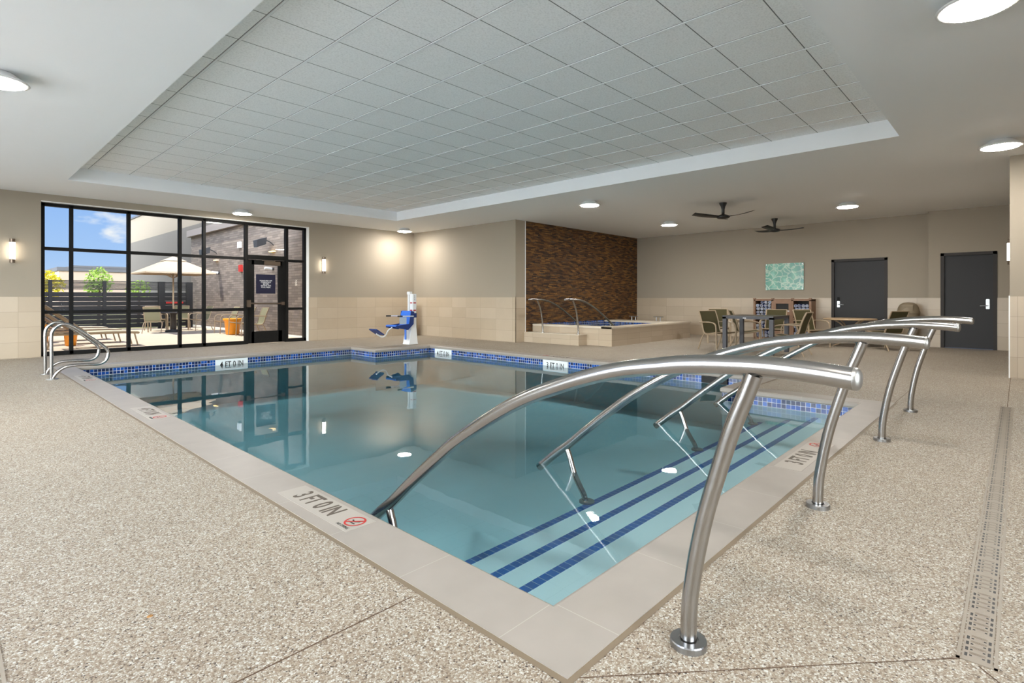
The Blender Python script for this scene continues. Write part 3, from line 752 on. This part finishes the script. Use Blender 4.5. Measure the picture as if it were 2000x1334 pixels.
MB().box((.18,.245,.56),(.40,.25,.74)).build('instruction_tag','clear',lift)
ft = MB(); ft.tube(smooth_path([(.46,0,.47),(.58,0,.40),(.66,0,.28),(.78,0,.24),(.95,0,.33)],5),.018,10); ft.build('footrest_arm','lwhite',lift)
MB().obox((.94,0,.375),(.11,0,.07),(0,.17,0),(-.006,0,.012)).build('footrest','ldark',lift)
MB().tube([(.10,.10,.14),(.10,.10,.44)],.028,10).build('hose_guard','lblue',lift)
tag(MB().box((-.20,.12,.72),(-.11,.20,.84),bev=.006).build('control_box','ldark',lift),None)
cv = MB().lathe([(.17,0),(.17,.75),(.165,.88),(.14,.98),(.09,1.04),(.01,1.06)],(10.72,14.62,0),24).build('covered_stand','cover'); tag(cv,'tall beige vinyl cover standing in the corner behind the pool lift','cover')

# ================================================================== SCONCES, CEILING LIGHTS, FANS
def sconce(loc, nrm, label):
    s = thing('wall_sconce', label, 'wall lamp', loc, math.atan2(nrm[1],nrm[0]), group='tube wall sconces')
    MB().box((0,-.03,-.2),(.05,.03,.2)).build('backplate','bronze',s)
    MB().lathe([(.047,-.17),(.047,.17)],(.075,0,0),20).build('glass_tube','sconce',s)
    for z in (-.245,.17): MB().lathe([(.043,z),(.043,z+.075)],(.075,0,0),20,smooth=False).build('end_cap','bronze',s)
sconce((1.03,YW,2.21),(0,-1),'lit tube sconce on the wall left of the window')
sconce((7.80,YW,2.21),(0,-1),'lit tube sconce on the wall right of the glass door')
sconce((14.1,YR,2.13),(0,1),'lit tube sconce half hidden by the wall end at far right')
def clight():
    s = thing('ceiling_light','x','ceiling light',(0,0,H),group='round ceiling lights')
    MB().lathe([(.12,0),(.14,-.012),(.205,-.06),(.242,-.082),(.248,-.09),(.235,-.097),(.205,-.096)],(0,0,0),36).build('housing','fixture',s)
    MB().lathe([(.205,-.094),(.196,-.108),(.14,-.116),(.01,-.120)],(0,0,0),32).build('lens','lens',s)
    return s
cl0 = clight()
LT = [(.39,7.28,'round ceiling light cut by the left edge of the photo'),(5.22,14.2,'round ceiling light above the window'),(10.12,14.2,'round ceiling light in the far corner above the pool lift'),
 (10.16,7.13,'round ceiling light in front of the mosaic wall, left of the fans'),(14.48,7.38,'small round ceiling light above the hot tub'),(14.42,2.9,'round ceiling light in front of the two grey doors'),
 (10.17,.19,'round ceiling light beside the wall end at right'),(5.17,.22,'large round ceiling light cut by the top right corner'),
(.39,.2,'round ceiling light above the camera, out of frame')]
cl0.location = (LT[0][0],LT[0][1],H); cl0['label'] = LT[0][2]
for x,y,lb in LT[1:]: dup(cl0,(x,y,H),0,lb)
def fan(loc, rz, label):
    f = thing('ceiling_fan', label, 'ceiling fan', loc, rz, group='black ceiling fans')
    MB().lathe([(.085,0),(.08,-.03),(.05,-.09),(.035,-.16),(.034,-.27),(.05,-.29)],(0,0,0),20).build('downrod','fan',f)
    MB().lathe([(.05,-.27),(.13,-.30),(.15,-.335),(.12,-.36),(.03,-.375)],(0,0,0),24).build('motor_hub','fan',f)
    for k in range(3):
        a = 2*pi*k/3; d = Vector((cos(a),sin(a),0)); s_ = Vector((-sin(a),cos(a),0))
        m_ = MB(); vs = []; N = 8
        for i in range(N+1):
            r = .10+.62*i/N; w2 = .045+.055*sin(pi*min(1,i/N*1.05)*.75); z = -.325+.05*(i/N)**2
            for q,tw in ((-1,-.018),(1,.018)):
                for th in (.004,-.004): vs.append(d*r+s_*(q*w2+ .03*sin(pi*i/N))+Vector((0,0,z+tw+th)))
        fs = []
        for i in range(N):
            o = i*4; fs += [(o,o+2,o+6,o+4),(o+1,o+5,o+7,o+3),(o,o+4,o+5,o+1),(o+2,o+3,o+7,o+6)]
        fs += [(0,1,3,2),(N*4,N*4+2,N*4+3,N*4+1)]
        m_.add(vs,fs,0,True); m_.build('blade','fan',f)
    return f
f0 = fan((12.45,5.0,H),.35,'black three blade ceiling fan nearer the pool')
dup(f0,(15.9,4.95,H),1.0,'black three blade ceiling fan farther back, near the back wall')

# ================================================================== HOT TUB
tub = thing('hot_tub','raised tiled hot tub with pale coping in front of the mosaic wall','hot tub',(0,0,0))
TZ = .50; IX0,IX1,IY0 = 12.12,15.5,7.92
MB().box((TUBX0,TUBY0,0),(IX0,YM-.02,TZ-.05)).build('front_surround','tubY',tub); sr = MB(); sr.box((IX1,TUBY0,0),(TUBX1,YM-.02,TZ-.05))
s1 = MB(); s1.box((IX0,TUBY0,0),(IX1,IY0,TZ-.05))
sr.build('surround','tubY',tub)
s1.box((TUBX0-.001,TUBY0-.004,0),(TUBX1+.001,TUBY0,TZ-.05)); s1.build('side_panel','tubX',tub)
cp = MB(); cp.box((TUBX0-.02,TUBY0-.02,TZ-.05),(IX0,YM-.02,TZ),bev=.012); cp.box((TUBX0-.02,TUBY0-.022,TZ-.05),(TUBX1+.04,IY0,TZ+.001),bev=.012); cp.box((IX1,TUBY0,TZ-.05),(TUBX1+.04,YM-.02,TZ+.0005),bev=.012); cp.build('coping','tubcap',tub)
ib = MB(); ib.box((IX0,IY0,-.3),(IX1,YM-.03,-.25)); ib.build('basin_floor','plaster',tub)
mX = grid('tub blue mosaic', (0,2), (0.0575,0.0575), (0.0,0.45), **mo); mY = grid('tub blue mosaic side', (1,2), (0.0575,0.0575), (0.0,0.45), **mo)
MB().quad((IX0,YM-.028,.2),(IX1,YM-.028,.2),(IX1,YM-.028,TZ),(IX0,YM-.028,TZ)).build('waterline_tile',mX,tub)
MB().quad((IX1-.004,IY0,.2),(IX1-.004,YM-.028,.2),(IX1-.004,YM-.028,TZ-.05),(IX1-.004,IY0,TZ-.05)).build('waterline_tile',mY,tub)
ts = MB(); ts.box((11.43,8.37,0),(TUBX0,YM-.02,.275)); ts.build('step','tubY',tub)
MB().box((11.42,8.36,.27),(TUBX0,YM-.02,.283),bev=.003).build('step_cap','tubcap',tub)
tw_ = MB().box((IX0+.002,IY0+.002,-.24),(IX1-.006,YM-.032,.385)).build('hot_tub_water','water'); tag(tw_,'still water inside the raised hot tub','water',kind='stuff')
TR = [(-.42,1.205),(-.25,1.21),(-.05,1.205),(.25,1.185),(.60,1.10),(1.0,.94),(1.40,.73),(1.75,.52),(1.95,.38)]
TP = [(0.13,.283),(.12,.45),(.09,.65),(.04,.88),(-.04,1.06),(-.12,1.19)]
tr_ = thing('tub_handrail','curved steel handrail at the left end of the hot tub step','handrail',(11.05,9.5,0),group='hot tub handrails')
MB().tube(smooth_path([(x+.38,0,z) for x,z in TR],5),.026,14).build('top_rail','steel',tr_)
MB().tube(smooth_path([(x+.42,0,z) for x,z in TP],5),.024,14).build('post','steel',tr_)
MB().lathe([(.05,0),(.05,.012)],(.55,0,.283),20,smooth=False).build('base_flange','chrome',tr_)
MB().tube([(2.12,0,.52),(2.0,0,.33)],.022,12).build('lower_leg','steel',tr_)
tr_.location = (11.05,9.72,0)
dup(tr_,(11.08,8.52,0),0,'curved steel handrail at the right end of the hot tub step')
gb_ = thing('grab_bar','small T shaped chrome grab bar left on the hot tub ledge','grab bar',(15.85,9.35,TZ),0,group='hot tub ledge grab bars')
for y in (-.07,.07): MB().tube([(0,y,0),(0,y,.13)],.016,10).build('stem','chrome',gb_)
MB().tube([(0,-.17,.14),(0,.17,.14)],.014,10).build('bar','chrome',gb_)
dup(gb_,(15.85,8.45,TZ),0,'small T shaped chrome grab bar right on the hot tub ledge')

# ================================================================== ART, CABINET, TOWELS, BIN
ar = thing('wall_art','rectangular print of green rippling water above the towel cabinet','picture',(XB-.03,5.225,1.9))
MB().box((0,-.54,-.405),(.015,.54,.405)).build('print_panel','art',ar)
sm_ = MB()
for y in (-.51,.51):
    for z in (-.375,.375): MB().lathe([(.018,0),(.018,.03)],(-.008,y,z),12,axis='X',smooth=False).build('standoff','chrome',ar)
cb = thing('towel_cabinet','brown wooden towel cabinet with two open bays and a middle drop slot','cabinet',(17.2,5.165,0))
CW, CD, CH_ = .775, .47, 1.22
ca = MB()
for y in (-CW,-.30,.25,CW): ca.box((0,y-.03,0),(CD,y+.03,CH_-.03))
ca.box((0,-CW-.03,CH_-.06),(CD,CW+.03,CH_-.0)); ca.box((CD-.02,-CW,0),(CD,CW,CH_)); ca.box((0,-CW,0),(CD,CW,.05)); ca.box((-.002,-CW,.62),(CD,-.3,.66)); ca.box((-.002,.25,.62),(CD,CW,.66))
for y in (-CW,-.30,.25,CW): ca.box((-.01,y-.035,CH_-.01),(.07,y+.035,CH_+.022))
ca.build('carcass','wood',cb)
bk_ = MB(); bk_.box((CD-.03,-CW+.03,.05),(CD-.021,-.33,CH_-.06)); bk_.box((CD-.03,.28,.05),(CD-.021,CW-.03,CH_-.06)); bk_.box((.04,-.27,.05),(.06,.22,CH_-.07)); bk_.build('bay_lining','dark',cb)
mp_ = MB(); mp_.box((-.005,-.27,.05),(.02,.22,.90)); mp_.box((-.005,-.27,1.08),(.02,.22,CH_-.06)); mp_.box((-.005,-.27,.9),(.02,-.20,1.08)); mp_.box((-.005,.15,.9),(.02,.22,1.08)); mp_.build('middle_door','wood',cb)
MB().box((-.008,-.22,.845),(-.005,-.08,.875)).build('sign_plate','wtext',cb)
def towel(mats):
    m_ = MB(); R_ = .052
    m_.lathe([(R_,0),(R_,.34)],(0,0,0),14,0,'X')
    rr = [(R_,0),(.043,1),(.034,0),(.025,1),(.015,0),(.002,0)]
    for i in range(5): m_.lathe([(rr[i][0],-.001-.001*i),(rr[i+1][0]+.001,-.001-.001*i)],(0,0,0),14,rr[i][1],'X')
    me = m_.build('rolled_towel',mats).data
    ob = [o for o in C.objects if o.data is me][0]; bpy.data.objects.remove(ob); return me
TM = [towel(['tw','tb']), towel(['tw','tl']), towel(['tl','tw']), towel(['tb','tw']), towel(['tw','tl'])]
def bay(ya, yb, za, rows, grp, lab):
    k = 4; dy = (yb-ya)/k
    for r_ in range(rows):
        for c_ in range(k - (0 if r_ < rows-1 else random.choice((0,1)))):
            o = bpy.data.objects.new('rolled_towel', random.choice(TM)); C.objects.link(o)
            o.location = (17.2+.03+random.uniform(-.02,.03), 5.165+ya+dy*(c_+.5)+(.008 if r_ % 2 else -.008)+random.uniform(-.003,.003), za+.054+r_*.100)
            s = .98; o.scale = (1,s,s); tag(o,lab,'towel',grp)
bay(.285,.74,.662,5,'towels in the upper left bay','rolled blue or white towel in the upper left bay of the cabinet')
bay(.285,.74,.052,5,'towels in the lower left bay','rolled blue or white towel in the lower left bay of the cabinet')
bay(-.74,-.335,.662,4,'towels in the upper right bay','rolled blue or white towel in the upper right bay of the cabinet')
bay(-.74,-.335,.052,5,'towels in the lower right bay','rolled blue or white towel in the lower right bay of the cabinet')
tc_ = thing('trash_can','taupe round top trash can between the two grey doors','trash can',(17.25,2.1,0))
MB().lathe([(.20,0),(.205,.02),(.235,.80),(.24,.85),(.245,.86)],(0,0,0),28).build('can_body','can',tc_)
MB().lathe([(.25,.855),(.25,.89),(.235,.93),(.222,1.0),(.185,1.07),(.12,1.12),(.01,1.135)],(0,0,0),28).build('domed_lid','can',tc_)
MB().obox((-.205,0,.985),(.012,0,.02),(0,.12,0),(-.012,0,.065)).build('push_flap','can',tc_)

# ================================================================== FURNITURE
def chair(name, sling, frame, label, loc, rz, group, up=1.0):
    c = thing(name,label,'chair',loc,rz,group)
    pr = smooth_path([(.27,0,.435),(.14,0,.41),(-.10,0,.38),(-.20,0,.42),(-.25,0,.54),(-.30,0,.72),(-.39,0,.93)],4)
    MB().strip([(p.x,p.z) for p in pr],.235,.008).build('sling',sling,c)
    f = MB()
    for y in (-.25,.25): f.tube([(p.x,y,p.z) for p in pr],.016,8,flat=(1,1.2))
    f.tube([(.27,-.25,.435),(.27,.25,.435)],.014,8); f.tube([(-.39,-.25,.93),(-.39,.25,.93)],.013,8); f.tube([(-.19,-.25,.40),(-.19,.25,.40)],.012,8)
    f.build('seat_frame',frame,c)
    for y in (-.29,.29):
        MB().tube(smooth_path([(-.30,y,.655),(-.1,y,.665),(.12,y,.66),(.22,y,.63),(.265,y,.55),(.27,y,.30),(.29,y,.0)],4),.018,8,flat=(1.25,.8)).build('arm_leg',frame,c)
        MB().tube(smooth_path([(-.16,y*.9,.40),(-.22,y,.30),(-.30,y,.12),(-.36,y,.0)],4),.016,8).build('rear_leg',frame,c)
    return c
GI = 'olive sling chairs by the back wall'
def face(dx,dy): return math.atan2(dy,dx)
c0 = chair('sling_chair','olive','tan','olive sling chair at the left end of the square grey table',(12.85,5.28,0),face(-.45,-.9),GI)
dup(c0,(15.0,6.15,0),face(-.9,-.42),'olive sling chair behind the square grey table, in front of the tiled wall')
dup(c0,(15.2,4.75,0),face(-.8,-.1),'olive sling chair between the square table and the towel cabinet')
dup(c0,(12.78,3.66,0),face(0,1),'olive sling chair at the right end of the square table, seen from its side')
dup(c0,(15.35,3.88,0),face(-.6,-.75),'olive sling chair left of the round table')
dup(c0,(15.65,2.35,0),face(.55,.8),'olive sling chair right of the round table')
dup(c0,(13.95,5.0,0),face(.5,-.85),'olive sling chair tucked behind the square table')
sq = thing('square_table','slate grey square table with thick straight legs','table',(12.9,4.42,0))
TH = .845; a_,b2_ = .56,.55
MB().box((-a_,-b2_,TH-.07),(a_,b2_,TH-.012)).build('apron','greyT',sq)
MB().box((-a_-.005,-b2_-.005,TH-.014),(a_+.005,b2_+.005,TH)).build('table_top','dtop',sq)
for x in (-1,1):
    for y in (-1,1): MB().box((x*a_,y*b2_,0),(x*(a_-.085),y*(b2_-.085),TH-.03)).build('leg','greyT',sq)
MB().box((-a_-.004,.02,TH-.055),(-a_,.09,TH-.04)).build('number_plate','wtext',sq)
def round_table(loc, label, r, h, top, legm, name='round_table'):
    t_ = thing(name,label,'table',loc)
    MB().lathe([(r-.02,h-.04),(r,h-.03),(r,h-.01),(r-.015,h)],(0,0,0),40).build('table_top',top,t_)
    for k in range(4):
        a = pi/4+k*pi/2; d = Vector((cos(a),sin(a),0))
        MB().tube(smooth_path([d*.40+Vector((0,0,h-.04)),d*.22+Vector((0,0,h-.15)),d*.10+Vector((0,0,.38)),d*.20+Vector((0,0,.12)),d*.44+Vector((0,0,.015))],5),.018,8).build('leg',legm,t_)
    return t_
round_table((16.15,3.2,0),'round tan table in front of the left grey door',.60,.72,'tantop','tan')

# ================================================================== OUTSIDE
gd = struct(MB().box((-20,YW+.25,-.15),(8.2,26.6,-.01)),'trim_patio','patio',label='pale concrete patio outside the window')
struct(MB().box((-60,26.6,-.2),(80,140,-.05)),'trim_ground','grass')
struct(MB().box((-60,-60,-.2),(XW-.25,15.2,-.12)),'trim_ground_left','reflector')
struct(MB().box((XW-.25,-60,-.2),(40,YN-.25,-.12)),'trim_ground_rear','reflector')
struct(MB().box((-14,YW+.25,-.2),(XW-.25,42,11.0)),'wall_haze_blocker','stuccoC')  # added block out of view, keeps the bright haze off the patio
XK = 7.86
struct(MB().box((XW-.25,YW+.28,3.62),(XK,YW+1.35,3.8)),'trim_sun_blocker','cap')  # added overhang out of view, limits how far sun reaches indoors
kw = MB(); kw.box((XK,YW+.27,-.15),(XK+.3,27.4,4.05))
bkw = kw.build('brick_building','brickY'); tag(bkw,'grey brown brick building wing right of the patio','building')
cpk = MB(); cpk.box((XK-.16,YW+.27,4.0),(XK+.35,27.5,4.28)); cpk.build('parapet_cap','cap',bkw)
kb = MB().box((XK-.02,YW+.27,-.01),(XK,27.4,.05)).build('base_flashing','bead',bkw)
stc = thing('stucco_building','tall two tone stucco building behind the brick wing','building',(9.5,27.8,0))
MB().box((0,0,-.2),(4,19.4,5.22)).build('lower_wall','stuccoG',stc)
MB().box((0,0,5.22),(4,19.4,6.88)).build('upper_wall','stuccoC',stc)
MB().box((-.06,0,6.88),(4.1,19.5,7.0)).build('roof_edge','capd',stc)
fb_ = thing('far_building','low tan building with dark roof edge beyond the fence','building',(7.07,60,0))
MB().box((0,0,-.2),(14,10,3.6)).build('facade','farb',fb_)
MB().box((-.15,-.15,3.6),(14.1,10,3.92)).build('roof_edge','capd',fb_); MB().box((.9,-.2,3.92),(14.1,10,4.1)).build('roof_edge','capd',fb_)
# fence panels
fn = thing('fence','charcoal fence of horizontal boards behind the loungers','fence',(0,26.2,0))
def boards(x0,x1,par):
    m_ = MB(); z = .06
    while z < 1.45: m_.box((x0,-.015,z),(x1,.015,z+.165)); z += .178
    z = 1.575
    while z < 1.9: m_.box((x0,-.012,z),(x1,.012,z+.034)); z += .052
    m_.build('board_panel','fence',par)
boards(-2.2,6.28,fn)
for x in (-1.1,1.0,2.84,4.47): MB().box((x-.055,-.06,-.05),(x+.055,.06,1.9)).build('post','fence',fn)
gt = thing('gate','charcoal slatted gate with a red push bar at the patio corner','gate',(0,26.2,0))
boards(6.52,7.35,gt)
for x in (6.40,7.44): MB().box((x-.12,-.07,-.05),(x+.12,.07,1.93)).build('post','fence',gt)
MB().box((6.56,-.05,1.02),(7.2,-.03,1.09)).build('push_bar','red',gt)
# trees
def tree(loc, h, r, m, label, n=900, tr=.07):
    t_ = thing('tree',label,'tree',loc,group='trees beyond the fence')
    MB().tube([(0,0,0),(.03,0,h*.5),(0,.02,h*.85)],[tr,tr*.7,tr*.3],8).build('trunk','bark',t_)
    l = MB(); k = 0
    while k < n:
        p = Vector((random.uniform(-1,1),random.uniform(-1,1),random.uniform(-1,1)))
        if p.length > 1: continue
        k += 1
        c_ = Vector((p.x*r[0],p.y*r[0],h-r[1]+p.z*r[1])); s_ = random.uniform(.05,.11)*(.6+r[0]*.5)
        a = Vector((random.gauss(0,1),random.gauss(0,1),random.gauss(0,1))).normalized(); b = a.orthogonal().normalized(); d = a.cross(b)
        l.add([c_-a*s_,c_+b*s_*.5,c_+a*s_,c_-b*s_*.5+d*s_*.15],[(0,1,2,3)])
    l.build('foliage',m,t_,recalc=False)
tree((3.15,32,0),2.55,(.85,.75),'leafY','yellow green leafy tree at the left end of the fence',1200)
tree((4.9,30,0),2.62,(.55,.75),'leafG','bright green young tree rising above the middle of the fence',700)
tree((6.1,28.6,0),2.05,(.5,.45),'leafG','low green shrub showing over the fence by the umbrella',260)
# umbrella
um = thing('patio_umbrella','cream square patio umbrella open over the outdoor table','umbrella',(5.95,22.8,0))
ub = MB(); hw = 1.10; ze, zp = 2.17, 2.62
cs = [(-hw,-hw),(hw,-hw),(hw,hw),(-hw,hw)]
mid = [(0,-hw*.97),(hw*.97,0),(0,hw*.97),(-hw*.97,0)]
per = []
for i in range(4): per += [cs[i], mid[i]]
iv = .25
for i in range(8):
    p, q_ = per[i], per[(i+1)%8]
    ub.add([(p[0],p[1],ze),(q_[0],q_[1],ze),(q_[0]*iv,q_[1]*iv,zp),(p[0]*iv,p[1]*iv,zp)],[(0,1,2,3)])
    ub.add([(p[0],p[1],ze),(q_[0],q_[1],ze),(q_[0],q_[1],ze-.05),(p[0],p[1],ze-.05)],[(0,1,2,3)])
ub.build('canopy','umb',um,recalc=False)
vt = MB()
for i in range(8):
    p, q_ = per[i], per[(i+1)%8]; vt.add([(p[0]*.32,p[1]*.32,zp-.01),(q_[0]*.32,q_[1]*.32,zp-.01),(0,0,2.80)],[(0,1,2)])
vt.build('vent','umb',um,recalc=False)
MB().tube([(0,0,0),(0,0,2.78)],.028,10).build('pole','tan',um)
for i in range(8):
    p = per[i]; MB().tube([(0,0,1.98),(p[0]*.55,p[1]*.55,ze+.19)],.012,6).build('strut','tan',um)
MB().lathe([(.26,0),(.26,.06),(.06,.1),(.05,.3)],(0,0,0),20).build('base','fence',um)
ot = thing('outdoor_table','dark outdoor table beneath the cream umbrella','table',(5.95,22.8,0))
MB().lathe([(.035,.70),(.60,.70),(.61,.71),(.60,.73),(.035,.73)],(0,0,0),32).build('table_top','dtop',ot)
MB().lathe([(.07,.06),(.11,.12),(.10,.62),(.16,.70)],(0,0,0),16).build('pedestal','dtop',ot)
GO = 'patio sling chairs'
o0 = chair('patio_chair','sage','tan','patio sling chair left of the outdoor table, back to the window',(5.35,22.75,0),face(.5,.9),GO)
dup(o0,(5.75,24.2,0),face(.1,-1),'patio sling chair on the far side of the outdoor table')
dup(o0,(6.95,23.15,0),face(-.85,-.1),'patio sling chair right of the outdoor table')
dup(o0,(6.6,24.3,0),face(-.4,-1),'patio sling chair behind the right side of the outdoor table')
dup(o0,(7.0,20.55,0),face(-1,0),'patio armchair against the brick wall, farthest of the row')
dup(o0,(7.0,19.15,0),face(-1,-.05),'patio armchair against the brick wall beside the orange planter')
dup(o0,(7.05,18.2,0),face(-1,0),'patio armchair seen through the glass door, nearest of the row')
def pot(loc, label, r=.22, h=.46):
    p = thing('planter_pot',label,'planter',loc,group='orange planters')
    MB().lathe([(r*.72,0),(r*.78,.02),(r*.95,h*.85),(r*1.1,h*.86),(r*1.12,h),(r*.98,h),(r*.9,h-.05)],(0,0,0),24).build('pot','orange',p)
    MB().lathe([(.01,h-.06),(r*.92,h-.06),(r*.92,h-.05),(.01,h-.05)],(0,0,0),20).build('soil','bark',p)
pot((6.93,19.72,0),'orange planter among the chairs by the brick wall',.27,.55)
pot((2.37,18.1,0),'orange planter between the sun loungers, nearer the window',.15,.36)
pot((1.95,19.9,0),'orange planter farther back between the sun loungers',.2,.5)
def lounger(loc,label):
    l = thing('sun_lounger',label,'sun lounger',loc,0,group='sun loungers on the patio')
    f = MB()
    for y in (-.33,.33): f.tube([(-.9,y,.36),(.7,y,.36),(1.0,y,.335)],.024,8,flat=(.8,1.3))
    f.tube([(1.0,-.33,.335),(1.0,.33,.335)],.022,8); f.tube([(-.9,-.33,.36),(-.9,.33,.36)],.022,8); f.build('frame','tan',l)
    MB().strip([(-.1,.385),(.45,.392),(.98,.365)],.31,.014).build('seat_sling','sand',l)
    bf = MB()
    for y in (-.30,.30): bf.tube([(-.1,y,.385),(-.88,y,1.06)],.022,8,flat=(.8,1.3))
    bf.tube([(-.88,-.3,1.06),(-.88,.3,1.06)],.02,8); bf.tube([(-.5,-.3,.73),(-.5,.3,.73)],.016,8); bf.build('back_frame','tan',l)
    bs2 = MB()
    for k in range(4):
        y = -.21+k*.14; bs2.obox((-.49,y,.73),(-.38,0,.33),(0,.045,0),(.004,0,.005))
    bs2.build('back_straps','tan',l)
    for x in (-.78,.9):
        for y in (-.33,.33): MB().tube([(x,y,.34),(x+(.08 if x>0 else -.06),y*1.02,0)],.018,8).build('leg','tan',l)
    MB().tube([(-.6,-.25,.62),(-.75,-.25,.36)],.012,6).build('back_prop','tan',l)
    return l
l0 = lounger((2.62,17.25,0),'tan sun lounger with raised back closest to the window')
dup(l0,(2.55,18.85,0),0,'tan sun lounger in the middle of the patio row')
dup(l0,(2.5,20.4,0),0,'tan sun lounger farthest from the window, near the fence')
# wall fittings on the brick wing
def flood(y,z,label,x=XK):
    f = thing('floodlight',label,'outdoor light',(x,y,z),group='black floodlights')
    MB().tube(smooth_path([(0,0,-.05),(-.12,0,.05),(-.30,0,.12)],4),.02,8).build('arm','flood',f)
    MB().add([(-.28,-.14,.20),(-.28,.14,.20),(-.62,.17,.08),(-.62,-.17,.08),(-.30,-.12,-.04),(-.30,.12,-.04),(-.60,.14,-.16),(-.60,-.14,-.16)],[(0,1,2,3),(4,7,6,5),(0,3,7,4),(1,5,6,2),(3,2,6,7),(0,4,5,1)]).build('lamp_head','flood',f)
flood(18.6,3.10,'black floodlight on the brick wall above the glass door')
flood(24.1,3.12,'black floodlight on the brick wall left of the fire alarm')
def cyl_up(y,z,label):  # cylinder cameras on the wall, they give no light
    f = thing('wall_camera',label,'outdoor light',(XK,y,z),group='white wall cameras')
    MB().tube([(-.30,0,.02),(-.05,0,0)],.045,12).build('body','lwhite',f); MB().tube([(-.06,0,0),(0,0,0)],.05,12).build('mount','flood',f)
cyl_up(23.8,2.28,'white cylinder camera on the brick wall by the umbrella tip')
cyl_up(18.6,2.24,'white cylinder camera on the brick wall seen through the door')
for y,z,lb in ((24.05,2.80,'warm glowing strip light on the brick wall left of the alarm'),(18.6,2.84,'warm glowing strip light on the brick wall above the door')):
    tag(MB().box((XK-.10,y-.16,z-.012),(XK-.0,y+.16,z+.012)).build('strip_light','warm'),lb,'outdoor light')
tag(MB().box((XK-.09,21.30,2.24),(XK-.0,21.54,2.50),bev=.01).build('fire_alarm','red'),'red fire alarm box on the brick wall','alarm')
tag(MB().box((XK-.08,21.42,3.14),(XK,21.68,3.38),bev=.01).build('junction_box','lwhite'),'small white box high on the brick wall','box')
